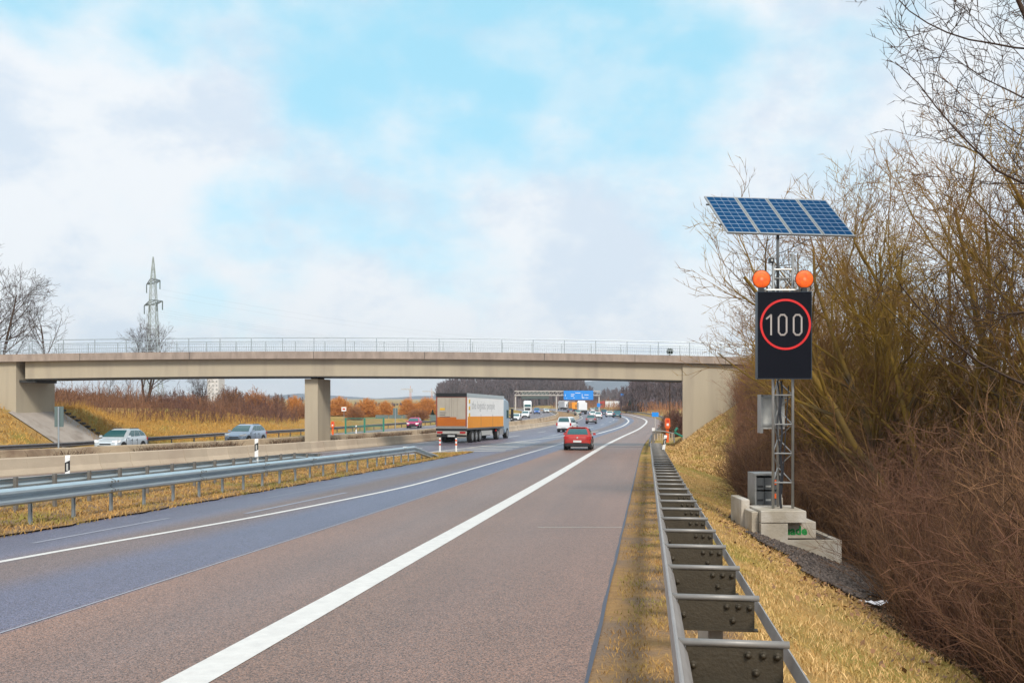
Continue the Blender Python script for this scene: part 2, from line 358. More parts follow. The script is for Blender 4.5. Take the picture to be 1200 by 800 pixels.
def strip(name, fl, fr, y0, y1, m, lift, n=1, step=1.0, dz=None, uv=False):
    yy = np.arange(y0, y1+.01, step); V = []; UV = []
    for y in yy:
        a, b = float(fl(y)), float(fr(y))
        for k in range(n+1):
            x = a+(b-a)*k/n; V.append((x, y, float(zr(y))+lift-(float(dz(y)) if dz else 0))); UV.append((x-float(thickX(y)), y))
    q = [(r*(n+1)+k, r*(n+1)+k+1, (r+1)*(n+1)+k+1, (r+1)*(n+1)+k) for r in range(len(yy)-1) for k in range(n)]
    me = npmesh(name, np.array(V), np.array(q), m, True)
    if uv:
        ul = me.uv_layers.new(name='across'); li = np.array(q).ravel(); ul.data.foreach_set('uv', np.array(UV)[li].ravel())
    o = link(name, me); return tag(o, kind='structure')

def asphalt(name, bands, c3=None):
    """bands: list of (offset from the broad line, colour, roughness)"""
    m = bpy.data.materials.new(name); m.use_nodes = True; t = m.node_tree; L = t.links.new; b = t.nodes['Principled BSDF']
    uv = t.nodes.new('ShaderNodeUVMap'); uv.uv_map = 'across'; sp = t.nodes.new('ShaderNodeSeparateXYZ'); L(uv.outputs[0], sp.inputs[0])
    geo = t.nodes.new('ShaderNodeNewGeometry')
    def ns(sc, det=4, ro=.6, st=None):
        n = t.nodes.new('ShaderNodeTexNoise'); n.inputs['Scale'].default_value = sc; n.inputs['Detail'].default_value = det; n.inputs['Roughness'].default_value = ro
        if st:
            mm = t.nodes.new('ShaderNodeMapping'); mm.inputs['Scale'].default_value = st; L(uv.outputs[0], mm.inputs[0]); L(mm.outputs[0], n.inputs['Vector'])
        else: L(geo.outputs['Position'], n.inputs['Vector'])
        return n.outputs[0]
    def mt(op, a, b2):
        n = t.nodes.new('ShaderNodeMath'); n.operation = op
        for i, v in enumerate((a, b2)):
            if isinstance(v, (int, float)): n.inputs[i].default_value = v
            else: L(v, n.inputs[i])
        return n.outputs[0]
    u = mt('ADD', sp.outputs[0], mt('MULTIPLY', mt('SUBTRACT', ns(.5, 3, .6, (1, .12, 1)), .5), .25))
    cr = t.nodes.new('ShaderNodeValToRGB'); rr = t.nodes.new('ShaderNodeValToRGB')
    lo, hi = -18., 6.
    for ramp, key in ((cr, 1), (rr, 2)):
        e = ramp.color_ramp.elements
        while len(e) > 1: e.remove(e[-1])
        first = True
        for bnd in bands:
            p = (bnd[0]-lo)/(hi-lo); col = (*bnd[1], 1) if key == 1 else (bnd[2],)*3+(1,)
            if first: e[0].position = p; e[0].color = col; first = False
            else: x = e.new(p); x.color = col
        L(mt('DIVIDE', mt('SUBTRACT', u, lo), hi-lo), ramp.inputs[0])
    # aggregate speckle + long tyre streaks + blotches
    v = t.nodes.new('ShaderNodeTexVoronoi'); v.inputs['Scale'].default_value = 100; L(geo.outputs['Position'], v.inputs['Vector'])
    hs = t.nodes.new('ShaderNodeSeparateColor'); L(v.outputs['Color'], hs.inputs[0])
    k = mt('ADD', .16, mt('MULTIPLY', hs.outputs[0], 1.26))
    k = mt('MULTIPLY', k, mt('ADD', .72, mt('MULTIPLY', ns(1.1, 3, .6, (1.0, .03, 1)), .56)))
    k = mt('MULTIPLY', k, mt('ADD', .80, mt('MULTIPLY', ns(.25, 5), .40)))
    x = t.nodes.new('ShaderNodeVectorMath'); x.operation = 'SCALE'; L(cr.outputs[0], x.inputs[0]); L(k, x.inputs['Scale'])
    mx = t.nodes.new('ShaderNodeMix'); mx.data_type = 'RGBA'; mx.blend_type = 'MULTIPLY'; mx.inputs[0].default_value = .5
    warm = t.nodes.new('ShaderNodeMix'); warm.data_type = 'RGBA'; L(hs.outputs[1], warm.inputs[0]); warm.inputs[6].default_value = (1.25, .95, .75, 1); warm.inputs[7].default_value = (.8, .97, 1.25, 1)
    L(x.outputs[0], mx.inputs[6]); L(warm.outputs[2], mx.inputs[7]); L(mx.outputs[2], b.inputs['Base Color'])
    L(rr.outputs[0], b.inputs['Roughness']); b.inputs['Specular IOR Level'].default_value = .45
    bp = t.nodes.new('ShaderNodeBump'); bp.inputs['Strength'].default_value = .5; bp.inputs['Distance'].default_value = .006
    L(v.outputs['Distance'], bp.inputs['Height']); L(bp.outputs[0], b.inputs['Normal'])
    return m
BR = (.275, .155, .105); BL = (.12, .125, .21); GY = (.19, .15, .155)
M['asphalt'] = asphalt('asphalt_banded', [(-18, GY, .5), (-9.5, (.16, .145, .19), .46), (-7.2, (.135, .14, .205), .38), (-5.8, (.14, .14, .20), .4), (-5.2, (.20, .145, .125), .5), (-4.4, (.185, .142, .14), .5), (-3.7, (.125, .13, .20), .4), (-2.45, (.13, .132, .20), .4), (-2.40, BR, .44), (-1.0, (.225, .145, .115), .42), (.4, (.26, .155, .108), .44), (1.2, (.24, .143, .104), .42), (3, BR, .44)])  # bluish bands: second paving, with reflected sky blue put into the colour
M['asphalt_main'] = asphalt('asphalt_main', [(-18, GY, .5), (-10, (.18, .165, .195), .48), (-6, GY, .5), (3, BR, .54)])

def edge_r(y): return thickX(y)+2.87+.05*np.sin(y*1.7)*0
strip('motorway', lambda y: barX(y)+.28, edge_r, -14, 560, 'asphalt', .02, n=24, uv=True)
strip('opposite_carriageway', lambda y: frX(y)+.4, lambda y: barX(y)-5.35, 15, 560, 'asphalt_main', .02, n=4, dz=drop, uv=True)
# grass island between ramp and main carriageway
islL = curve([(-14, -11), (45, -11), (56, -9.6), (58.6, -7.3)], 0)
strip('grass_island', lambda y: thickX(y)+islL(y), lambda y: thickX(y)-7.25-.06*math.sin(y*2.1)-.05*math.sin(y*5.3), -14, 58.5, 'verge', .05, n=8, step=.5)
strip('verge', lambda y: edge_r(y)+.0, lambda y: thickX(y)+4.15, -14, 46, 'verge', .014, n=3, step=.5)
strip('median_strip', lambda y: barX(y)-5.3, lambda y: barX(y)-.35, 12, 500, 'verge', .03, n=2, step=2)
def line(off_a, off_b, y0, y1, m='white', lift=.024, step=1.0, dz=None, nm='road_marking'):
    return strip(nm, off_a, off_b, y0, y1, m, lift, step=step, dz=dz)
line(lambda y: thickX(y)-.17, lambda y: thickX(y)+.17, -14, 520, nm='broad_edge_line')
line(lambda y: thickX(y)+thinO(y)-.07, lambda y: thickX(y)+thinO(y)+.07, -14, 110, nm='thin_lane_line')
line(lambda y: thickX(y)+thinO(y)-.15, lambda y: thickX(y)+thinO(y)+.15, 110, 520, nm='merge_lane_line')
line(lambda y: mainR(y)-.15, lambda y: mainR(y)+.15, 12, 121, nm='main_edge_line', m='worn')
line(lambda y: barX(y)+.85, lambda y: barX(y)+1.02, 12, 520, nm='median_edge_line', m='worn')
line(lambda y: frX(y)+1.3, lambda y: frX(y)+1.5, 20, 520, dz=drop, nm='opposite_edge_line')
line(lambda y: barX(y)-6.1, lambda y: barX(y)-5.95, 20, 520, dz=drop, nm='opposite_median_line')
# long pale streaks painting soft light reflections on the bluish ramp band
M['sheen'] = mat('painted_sheen', (.17, .175, .24), (.34, .34, .38), rough=.5, scale=5, amt=.9)
for a, w, y0, y1, m in ((-6.35, .10, 15, 19, 'sheen'), (-5.3, .12, 20, 26, 'sheen'), (-6.6, .05, 24, 40, 'sheen')):
    line(lambda y, a=a: thickX(y)+a+(y-14)*.035, lambda y, a=a, w=w: thickX(y)+a+w+(y-14)*.035, y0, y1, m, nm='sheen_streak')
# seam between the two pavings, joint across the shoulder, edge crack
M['sealant'] = mat('seam_sealant', (.30, .31, .36), rough=.5); M['crack'] = mat('edge_tar', (.055, .055, .08), rough=.5)
line(lambda y: thickX(y)-2.44, lambda y: thickX(y)-2.41, -5, 40, 'sealant', nm='paving_seam')
line(lambda y: edge_r(y)-.022+.006*math.sin(y*3), lambda y: edge_r(y)+.012+.006*math.sin(y*5), -14, 120, 'crack', lift=.027, nm='asphalt_edge_tar')
mb = MB()
for (x0, x1, y) in ((thickX(17.2)+1.35, edge_r(17.4), 17.3),):
    mb.quad((x0, y, zr(y)+.025), (x1, y, zr(y)+.025), (x1, y+.05, zr(y+.05)+.025), (x0, y+.05, zr(y+.05)+.025))
tag(link('shoulder_joint', mb.mesh('shoulder_joint', 'worn')), kind='structure')
# dark band painting the bridge's shadow across the shoulder
mb = MB()
for y, w in ((67.5, .8),):
    mb.quad((thickX(y)+.3, y, zr(y)+.026), (edge_r(y), y, zr(y)+.026), (edge_r(y), y+w, zr(y+w)+.026), (thickX(y)+.3, y+w, zr(y+w)+.026))
M['bridge_shadow'] = mat('painted_shadow', (.12, .095, .095), (.17, .13, .12), rough=.7, scale=2)
tag(link('bridge_shadow_band', mb.mesh('bridge_shadow_band', 'bridge_shadow')), kind='structure')
# lane dashes on main carriageways, and gore hatching
mb = MB()
def dash(mb, fx, y0, y1, w=.15, dz=None, lift=.024):
    for a in np.arange(y0, y1, 2.0):
        b = min(a+2.0, y1); P = []
        for y, s in ((a, -1), (a, 1), (b, 1), (b, -1)): P.append((float(fx(y))+s*w/2, y, float(zr(y))+lift-(float(dz(y)) if dz else 0)))
        mb.quad(*P)
for y in np.arange(60, 420, 18.):
    dash(mb, lambda q: barX(q)+4.5, y, y+6); dash(mb, lambda q: barX(q)+8.0, y+5 if y > 95 else 95, (y+5 if y > 95 else 95)+6)
for y in np.arange(50, 420, 18.):
    dash(mb, lambda q: barX(q)-9.4, y, y+6, dz=drop); 
    if y > 60: dash(mb, lambda q: barX(q)-12.9, y, y+6, dz=drop)
tag(link('lane_dashes', mb.mesh('lane_dashes', 'white')), kind='structure')
mb = MB()
for k, y in enumerate(np.arange(58.5, 80, 3.4)):
    a = mainR(y)+.2; b = thickX(y)+thinO(y)-1.6-(y-58)*.02; 
    if b-a < .8: continue
    P = [(a, y, 0), (b, y+2.2, 0), (b, y+3.1, 0), (a, y+.9, 0)]
    mb.quad(*[(p[0], p[1], float(zr(p[1]))+.024) for p in P])
tag(link('gore_hatching', mb.mesh('gore_hatching', 'worn')), kind='structure')
# paving of the bank under the bridge (left abutment)
mb = MB(); rows = []
for Y, x0, x1 in ((65.6, -30.6, -34.3), (68.2, -30.3, -34.3), (71, -30.0, -34.2)):
    rows.append([(x0+(x1-x0)*k/6, Y, float(gz(x0+(x1-x0)*k/6, Y))+.10) for k in range(7)])
mb.loft(rows, closed=False)
tag(link('paved_bank', mb.mesh('paved_bank', 'paved')), kind='structure')
mb = MB()
for k in range(12):
    x = -30.3-.36*k; mb.cbox((x, 71.3, float(gz(x, 71.3))+.12), (.3, .35, .16))
tag(link('bank_kerb', mb.mesh('bank_kerb', 'soffit')), kind='structure')
# leaf litter floor under the thicket, gravel bed round the sign
def sheet(name, pts_fn, y0, y1, m, lift, n=10, step=.5, sub=None):
    rows = []
    for y in np.arange(y0, y1+.01, step):
        a, b = pts_fn(y); rows.append([(a+(b-a)*k/n, y, float(gz(a+(b-a)*k/n, y))+lift) for k in range(n+1)])
    mb = MB(); mb.loft(rows, closed=False); o = link(name, mb.mesh(name, m, True)); return tag(o, kind='structure')
wob = lambda y: .22*math.sin(y*1.9)+.15*math.sin(y*4.7+1)
gr_off = lambda y: float(np.interp(y, [5, 10.6, 14, 18.6, 22, 25, 40, 60], [3.9, 3.4, 2.95, 2.15, 2.0, 3.2, 3.6, 6.5]))
edge_b = lambda y: float(thickX(y))+3.45+gr_off(y)+wob(y)*.6
sheet('thicket_floor', lambda y: (edge_b(y), edge_b(y)+24), 2, 60, 'litter', .035, n=30)
sheet('gravel_bed', lambda y: (edge_b(y)-.1*max(0,math.sin((y-14.5)/10*math.pi)), edge_b(y)+.2+2.2*max(0,math.sin((y-14.5)/10*math.pi))), 14.5, 24.5, 'gravel', .06, n=10, step=.3)

# ---------------------------------------------------------------- overpass bridge
BY = 66.0; SK = math.tan(R(10))     # front face depth, skew along the motorway's direction
BW = 4.3
zt = lambda x: CH+3.41-.00046*(x+13.5)**2
br = thing('overpass_bridge', 'beige concrete road bridge spanning the whole motorway on one median pier', 'bridge', (-13.5, BY, float(zr(BY))))
def bridge_loft(y0, y1, top, bot, xa, xb, n=40, m='conc', name='girder', nx=0):
    mb = MB(); rings = []
    for k in range(n+1):
        x = xa+(xb-xa)*k/n; t_, b_ = zt(x)+top, zt(x)+bot
        rings.append([(x+SK*(y0-BY)*nx, y0, b_), (x+SK*(y1-BY)*nx, y1, b_), (x+SK*(y1-BY)*nx, y1, t_), (x+SK*(y0-BY)*nx, y0, t_)])
    mb.loft(rings); return part(name, mb, m, br, world=True)
bridge_loft(BY-.0, BY+.55, 0, -.5, -60, 40, m='cap', name='parapet_cap')
bridge_loft(BY+BW-.55, BY+BW, 0, -.5, -60, 40, m='cap', name='parapet_cap')
bridge_loft(BY+.56, BY+BW-.56, -.12, -.48, -60, 40, name='deck_slab', m='conc')
bridge_loft(BY+.42, BY+BW-.42, -.504, -1.68, -33.6, 11.72, name='girder', nx=1)
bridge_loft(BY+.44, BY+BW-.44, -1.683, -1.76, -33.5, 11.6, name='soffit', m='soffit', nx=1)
# median pier (wall pier along the motorway)
mb = MB(); x0, x1, L_ = -14.38, -13.47, 2.4; y0 = BY+.9
zb, z1 = float(zr(y0))-.6, zt(-14)-1.86
q = lambda x, y: x+SK*(y-y0)
ring = lambda z, e: [(q(x0+e, y0), y0+e*0, z), (q(x1-e, y0), y0, z), (q(x1-e, y0+L_), y0+L_, z), (q(x0+e, y0+L_), y0+L_, z)]
mb.loft([ring(zb, .0), ring(z1, 0)]); part('pier', mb, 'conc', br, world=True)
for yy in (.4, 1.6):
    part('bearing', MB().cbox((-13.85+SK*yy, y0+yy, z1+.055), (.4, .45, .11)), 'soffit', br, world=True)
for x in (-47.2, -40.9, -29.6, -22.1, -13.6, -6.0, 2.2, 8.4, 14.6):
    part('cap_joint', MB().box((x, BY-.004, zt(x)-.5), (x+.035, BY, zt(x)-.01)), 'soffit', br, world=True)
# abutments
mb = MB(); mb.add([(-58, BY+.3, -3), (-34.1, BY+.3, -3), (-34.1+SK*BW, BY+BW, -3), (-58, BY+BW, -3), (-58, BY+.3, zt(-58)-.51), (-34.1, BY+.3, zt(-34)-.51), (-34.1+SK*BW, BY+BW, zt(-34)-.51), (-58, BY+BW, zt(-58)-.51)],
  [(0, 3, 2, 1), (4, 5, 6, 7), (0, 1, 5, 4), (1, 2, 6, 5), (2, 3, 7, 6), (3, 0, 4, 7)]); part('abutment', mb, 'conc', br, world=True)
part('bearing', MB().box((-34.0, BY+.55, zt(-33)-1.95), (-32.9, BY+BW-.6, zt(-33)-1.765)), 'soffit', br, world=True)
part('bearing_shelf', MB().box((-34.05, BY+.35, zt(-33)-2.6), (-32.6, BY+BW-.4, zt(-33)-1.955)), 'conc', br, world=True) if False else None
mb = MB(); mb.add([(11.73, BY+.3, -3), (38, BY+.3, -3), (38, BY+BW, -3), (11.73+SK*BW*1.15, BY+BW, -3), (11.73, BY+.3, zt(11.7)-.51), (38, BY+.3, zt(38)-.51), (38, BY+BW, zt(38)-.51), (11.73+SK*BW*1.15, BY+BW, zt(12)-.51)],
  [(0, 3, 2, 1), (4, 5, 6, 7), (0, 1, 5, 4), (1, 2, 6, 5), (2, 3, 7, 6), (3, 0, 4, 7)]); part('abutment', mb, 'conc', br, world=True)
for yy in (BY+.22, BY+BW-.22):
    mb = MB(); xr = np.arange(-48, 30, 2.15)
    for a, b in zip(xr, xr[1:]):
        for h, r in ((.94, .028), (.56, .016), (.09, .016)): mb.bar((a, yy, zt(a)+h), (b, yy, zt(b)+h), r, 5)
    rl = part('railing', mb, 'steel', br, world=True)
    ps = None; inv = Matrix.Translation(-Vector(br.location))
    for x in xr:
        if ps is None:
            ps = MB().box((-.025, -.025, 0), (.025, .025, .93)).mesh('railing_post', 'steel')
        o = link('post', ps, rl, loc=inv @ Vector((float(x), yy, zt(x))))
    mb = MB()
    for x in np.arange(-48, 29, .155):
        mb.box((x-.006, yy-.006, zt(x)+.09), (x+.006, yy+.006, zt(x)+.56))
    o = part('balusters', mb, 'steel', br, world=True); o.parent = rl; o['kind'] = 'stuff'

# ---------------------------------------------------------------- concrete barriers
def barrier(fx, y0, y1, seglen, h, wb, wt, m, label, grp=None, dz=None, name='concrete_barrier'):
    t = thing(name, label, 'barrier', (float(fx(y0)), y0, float(zr(y0))), group=grp)
    prof = [(-wb/2, 0), (wb/2, 0), (wb/2, .06), (wt/2+.06, .26), (wt/2, h-.03), (wt/2-.03, h), (-wt/2+.03, h), (-wt/2, h-.03), (-wt/2-.06, .26), (-wb/2, .06)]
    me = MB().prism(prof, 'y', -seglen/2+.012, seglen/2-.012).mesh('barrier_segment', m)
    y = y0; inv = Matrix.Translation(-Vector(t.location)); n = 0
    far = MB()
    while y < y1:
        hd = math.atan2(float(fx(y+1)-fx(y-1)), 2.0); z = float(zr(y))-(float(dz(y)) if dz else 0)+.01
        sl = math.atan2(float(zr(y+1)-zr(y-1)), 2.0)
        o = link('segment', me, t, loc=inv @ Vector((float(fx(y))+rnd.uniform(-.012, .012), y, z+rnd.uniform(-.008, .008)))); o.rotation_euler = (sl, 0, -hd+rnd.uniform(-.004, .004))
        y += seglen*math.cos(hd)
    return t
barrier(barX, 14, 330, 2.0, .65, .56, .24, 'conb', 'low beige concrete barrier along the near edge of the median, passing behind the truck')
barrier(lambda y: barX(y)-5.2, 20, 330, 4.0, .72, .5, .22, 'conb2', 'stained concrete barrier on the far edge of the median, behind the first barrier')

# ---------------------------------------------------------------- guardrails
def wbeam(fx, fz, y0, y1, step, face=1, h=.75, n=None, lap=True, s=1.0):
    """rail profile: a two-wave beam, face=+1 bulges to +X"""
    prof = [(0, 0), (.03, -.01), (.10, -.045), (.105, -.085), (.025, -.125), (.0, -.155), (.025, -.185), (.105, -.225), (.10, -.265), (.03, -.30), (0, -.31)]
    back = [(p[0]-.012, p[1]) for p in prof][::-1]; P = prof+back
    mb = MB(); rings = []
    for y in np.arange(y0, y1+.01, step):
        hd = math.atan2(float(fx(y+.5)-fx(y-.5)), 1.0); z = float(fz(y))
        rings.append([(float(fx(y))+face*u*math.cos(hd), y-face*u*math.sin(hd), z+h+v) for u, v in P])
    mb.loft(rings); return mb
def posts(parent, me, fx, fz, ylist, name='post'):
    inv = Matrix.Translation(-Vector(parent.location))
    for y in ylist:
        hd = math.atan2(float(fx(y+.5)-fx(y-.5)), 1.0)
        link(name, me, parent, loc=inv @ Vector((float(fx(y)), float(y), float(fz(y)))), rz=-hd)
# right-hand rail with spacers, seen from above: the line runs beside the camera
rX = lambda y: thickX(y)+3.45
gr = thing('guardrail', 'weathered steel guardrail with ladder-like spacers in the foreground beside the right verge', 'guardrail', (float(rX(5)), 5, float(zr(5))))
mb = MB(); hs = []
prof_ = [(.012, -.30), (-.004, -.25), (.014, -.155), (-.004, -.07), (-.002, -.01), (.012, .004), (.036, -.022), (.058, -.065), (.068, -.11), (.058, -.112), (.049, -.07), (.028, -.032), (.012, -.014), (.01, -.07), (.026, -.155), (.01, -.25), (.024, -.30)]
for yy in np.arange(-1, 52.1, .5): hs.append([(float(rX(yy))+u, yy, float(zr(yy))+.755+v) for u, v in prof_])
mb.loft(hs); part('rail', mb, 'railr', gr, world=True)
mb = MB()
pts = [(float(rX(y))+.0, y, float(zr(y))+.76) for y in np.arange(-1, 52, .5)]
mb.tube(pts, .012, 6); part('rail_lip', mb, 'railr', gr, world=True)
mb = MB(); hs = []
for y in np.arange(-1, 52, .5):
    x = float(rX(y))+.56*c8; yy = y-.56*s8; z = float(zr(y))+.70
    hs.append([(x, yy, z-.075), (x+.008, yy, z-.075), (x+.02, yy, z+.0), (x+.012, yy, z+.0)])
mb.loft(hs); part('rear_strap', mb, 'railr', gr, world=True)
M['lipsteel'] = mat('spacer_lip_steel', (.30, .285, .27), (.20, .19, .18), rough=.5, metal=.3, scale=9, amt=.8)
# spacer: lip tube, web plate, bottom flange (local x across)
w = .535
mb = MB(); mb.bar((.0, 0, .745), (w+.03, 0, .745), .019, 10); lip = mb.mesh('spacer_lip', 'lipsteel', True)
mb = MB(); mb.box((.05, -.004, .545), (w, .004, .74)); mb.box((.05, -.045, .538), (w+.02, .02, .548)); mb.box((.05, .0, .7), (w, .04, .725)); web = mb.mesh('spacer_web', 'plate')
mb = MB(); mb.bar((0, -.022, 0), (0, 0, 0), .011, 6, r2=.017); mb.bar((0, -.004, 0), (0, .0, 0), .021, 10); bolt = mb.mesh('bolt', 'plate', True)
mb = MB(); mb.box((.25, .05, -.2), (.262, .13, .6)); mb.box((.262, .05, -.2), (.34, .06, .6)); mb.box((.262, .12, -.2), (.34, .13, .6)); pst = mb.mesh('guardrail_post', 'post')
inv = Matrix.Translation(-Vector(gr.location))
y = 2.33; k = 0
while y < 51.5:
    base = inv @ Vector((float(rX(y))+.0, y, float(zr(y))))
    sp = link('spacer', web, gr, loc=base, rz=-R(8))
    link('lip', lip, sp)
    if y < 16:
        for bx, bz in ((.36, .69), (.435, .69), (.505, .685), (.40, .60), (.085, .63)):
            link('bolt', bolt, sp, loc=(bx, -.006, bz))
    link('post', pst, gr, loc=base, rz=-R(8))
    y += 1.33*c8; k += 1
# rail joints
mb = MB()
for y in np.arange(3.1, 50, 4*c8):
    for d in (0, .22):
        hs = []
        for yy in (y+d, y+d+.012):
            hs.append([(float(rX(yy))+u, yy, float(zr(yy))+.75+v) for u, v in ((.012, .007), (.039, -.019), (.061, -.063), (.071, -.11))])
        mb.loft(hs, closed=False)
part('joint', mb, 'plate', gr, world=True)
# continuing rail beyond the culvert
g2 = thing('guardrail', 'dark guardrail curving away behind the orange phone post past the bridge', 'guardrail', (float(rX(60)), 60, float(zr(60))))
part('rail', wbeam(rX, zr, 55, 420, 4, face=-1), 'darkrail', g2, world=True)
pm = MB().box((-.04, -.05, 0), (.04, .05, .72)).mesh('rail_post', 'post')
posts(g2, pm, lambda y: rX(y)+.12, zr, np.arange(55, 330, 4.))
# left-hand ramp rail
lX = lambda y: thickX(y)-7.85
g3 = thing('guardrail', 'pale galvanised guardrail on the grass island, dipping to the ground at its end', 'guardrail', (float(lX(15)), 15, float(zr(15))))
term = lambda y: zr(y)-np.clip((y-46.0)/5.0, 0, 1)*.62
part('rail', wbeam(lX, term, 1, 51, 1.0, face=1), 'rail', g3, world=True)
pl = MB().box((-.05, -.03, -.1), (-.038, .03, .7)).box((-.038, -.03, -.1), (.0, -.018, .7)).box((-.038, .018, -.1), (0, .03, .7)).mesh('rail_post', 'steel')
posts(g3, pl, lambda y: lX(y)-.02, lambda y: term(y)+.0, np.arange(3.0, 49.5, 1.33*c8))
mb = MB()
for y in np.arange(4, 46, 4.0):
    hs = []
    for yy in (y, y+.03): hs.append([(float(lX(yy))+u*1.02+.004, yy, float(term(yy))+.75+v) for u, v in ((0, .003), (.03, -.007), (.10, -.043), (.105, -.085), (.025, -.125), (.0, -.155), (.025, -.185), (.105, -.225), (.10, -.265), (.03, -.30), (0, -.313))])
    mb.loft(hs, closed=False)
    for v in (-.06, -.25):
        for d in (-.12, .12): mb.cbox((float(lX(y+d))+.112, y+d, float(term(y+d))+.75+v), (.02, .035, .035))
part('sleeve', mb, 'post', g3, world=True)['kind'] = 'stuff'
# back rail of the island
lB = lambda y: thickX(y)-9.85
g4 = thing('guardrail', 'second guardrail seen from behind on the far side of the grass island', 'guardrail', (float(lB(15)), 15, float(zr(15))))
termb = lambda y: zr(y)-np.clip((y-36)/3, 0, 1)*.12
part('rail', wbeam(lB, termb, 3, 39.5, 1.0, face=-1), 'rail', g4, world=True)
pb = MB().box((.0, -.035, -.1), (.07, .035, .78)).mesh('rail_post', 'post')
posts(g4, pb, lambda y: lB(y)+.01, termb, np.arange(4.2, 39, 1.33*c8*1.0))
# far rail beyond the opposite carriageway
g5 = thing('guardrail', 'thin dark guardrail at the foot of the bank beyond the opposite carriageway', 'guardrail', (float(frX(60)), 60, float(zr(60))))
zf = lambda y: zr(y)-drop(y)
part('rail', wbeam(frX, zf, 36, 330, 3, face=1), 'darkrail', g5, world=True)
posts(g5, pm, lambda y: frX(y)-.1, zf, np.arange(38, 230, 3.))
# ---------------------------------------------------------------- speed sign with solar panels
SX, SY = 5.75, 20.5; SR = R(-8)
sz = float(gz(SX, SY))
z0 = CH-2.28                      # top of the footing blocks (595 px)
sg = thing('speed_sign', 'black LED board reading 100, with amber lamps and solar panels on a lattice mast', 'traffic sign', (SX, SY, z0), R(0))
# local coordinates of the sign: x right, y away, z up from the block top
Z = lambda py: (470-py)/1130*SY+CH-z0
X = lambda px: (px-600)/1130*SY-SX
mb = MB(); mb.box((X(885), -.22, Z(443.5)), (X(947), -.06, Z(343.5))); part('board_housing', mb, 'led', sg)
mb = MB()
for a, b in (((X(885)-.012, -.225, Z(443.5)-.012), (X(885), -.05, Z(343.5)+.012)), ((X(947), -.225, Z(443.5)-.012), (X(947)+.012, -.05, Z(343.5)+.012)), ((X(885), -.225, Z(343.5)), (X(947), -.05, Z(343.5)+.012)), ((X(885), -.225, Z(443.5)-.012), (X(947), -.05, Z(443.5)))): mb.box(a, b)
M['bframe'] = mat('board_frame', (.035, .05, .07), rough=.4, metal=.3)
part('board_frame', mb, 'bframe', sg)
# LED ring and digits made of small square lights
cx, cz, rr_ = X(917), Z(381), 28.3/55.1
mb = MB(); s_ = .0165
for ring_r in (rr_-.012, rr_+.011):
    n = int(2*math.pi*ring_r/.0235)
    for k in range(n):
        a = 2*math.pi*k/n; x, z = cx+ring_r*math.cos(a), cz+ring_r*math.sin(a); mb.box((x-s_/1.6, -.231, z-s_/1.6), (x+s_/1.6, -.2215, z+s_/1.6))
part('red_ring', mb, 'ledred', sg)
def stroke(mb, p, q_, th=.048):
    d = math.hypot(q_[0]-p[0], q_[1]-p[1]); n = max(1, int(d/.017)); nx, nz = -(q_[1]-p[1])/d, (q_[0]-p[0])/d
    for k in range(n+1):
        t = k/n
        for o in (-.008, .008):
            x = p[0]+(q_[0]-p[0])*t+nx*o; z = p[1]+(q_[1]-p[1])*t+nz*o; mb.box((x-.0085, -.231, z-.0085), (x+.0085, -.2215, z+.0085))
def zpx(px, py): return (X(px), Z(py))
mb = MB(); stroke(mb, zpx(900.3, 370), zpx(900.3, 393)); stroke(mb, zpx(900.3, 370), zpx(895, 374.5)); part('digit_one', mb, 'ledwhite', sg)
for c in (913.6, 931):
    mb = MB(); o = [(-4.6, -8.5), (-2, -11.6), (2, -11.6), (4.6, -8.5), (4.6, 8.5), (2, 11.6), (-2, 11.6), (-4.6, 8.5)]
    for a, b in zip(o, o[1:]+o[:1]): stroke(mb, zpx(c+a[0], 381.5+a[1]), zpx(c+b[0], 381.5+b[1]))
    part('digit_zero', mb, 'ledwhite', sg)
# amber lamps
for px in (890.5, 940.5):
    x, z = X(px), Z(328); r = .188
    mb = MB(); mb.bar((x, -.13, z), (x, .0, z), r+.012, 28, r2=r*.8); h = part('lamp', mb, 'black', sg)
    mb = MB(); rings = []
    for k in range(7):
        a = k/6*math.pi/2; rings.append([(x+r*math.cos(a)*math.cos(t), -.131-.03*math.sin(a), z+r*math.cos(a)*math.sin(t)) for t in np.linspace(0, 2*math.pi, 28, endpoint=False)])
    mb.loft(rings); o = part('lens', mb, 'amber', sg, smooth=True); o.parent = h
    mb = MB(); mb.box((x-.05, -.15, Z(343.4)), (x+.05, -.03, z-r*.93)); part('lamp_foot', mb, 'black', sg)
part('lamp_bar', MB().bar((X(893), -.04, Z(340)), (X(938), -.04, Z(340)), .02, 8), 'alu', sg)
# lattice mast: two front legs, one rear leg
legs = [(X(906), .0), (X(929), .0), (X(917), .36)]
for lx, ly in legs: part('mast_leg', MB().bar((lx, ly, -.05), (lx, ly, Z(300 if lx < X(920) and ly == 0 else 298)), .03, 12), 'alu', sg, smooth=True)
mb = MB(); zz = .0
for k in range(9):
    z = .55+k*.62
    if z > Z(302): break
    mb.bar((legs[0][0], 0, z), (legs[1][0], 0, z), .016, 6)
    for i in (0, 1): mb.bar((*legs[i], z), (*legs[2], z), .012, 6); mb.bar((*legs[i], z), (*legs[2], z+.31), .012, 6); mb.bar((*legs[2], z+.31), (*legs[i], z+.62 if z+.62 < Z(302) else z+.3), .012, 6)
part('mast_bracing', mb, 'alu', sg)
mb = MB(); mb.bar((X(906), 0, Z(316)), (X(929), 0, Z(316)), .022, 8); mb.bar((X(929), .0, Z(316)), (X(929), 0, Z(298)), .03, 8); part('top_crossbar', mb, 'alu', sg)
part('panel_pole', MB().bar((X(913), .1, Z(345)), (X(913), .1, Z(268)), .032, 12), 'dgrey', sg, smooth=True)
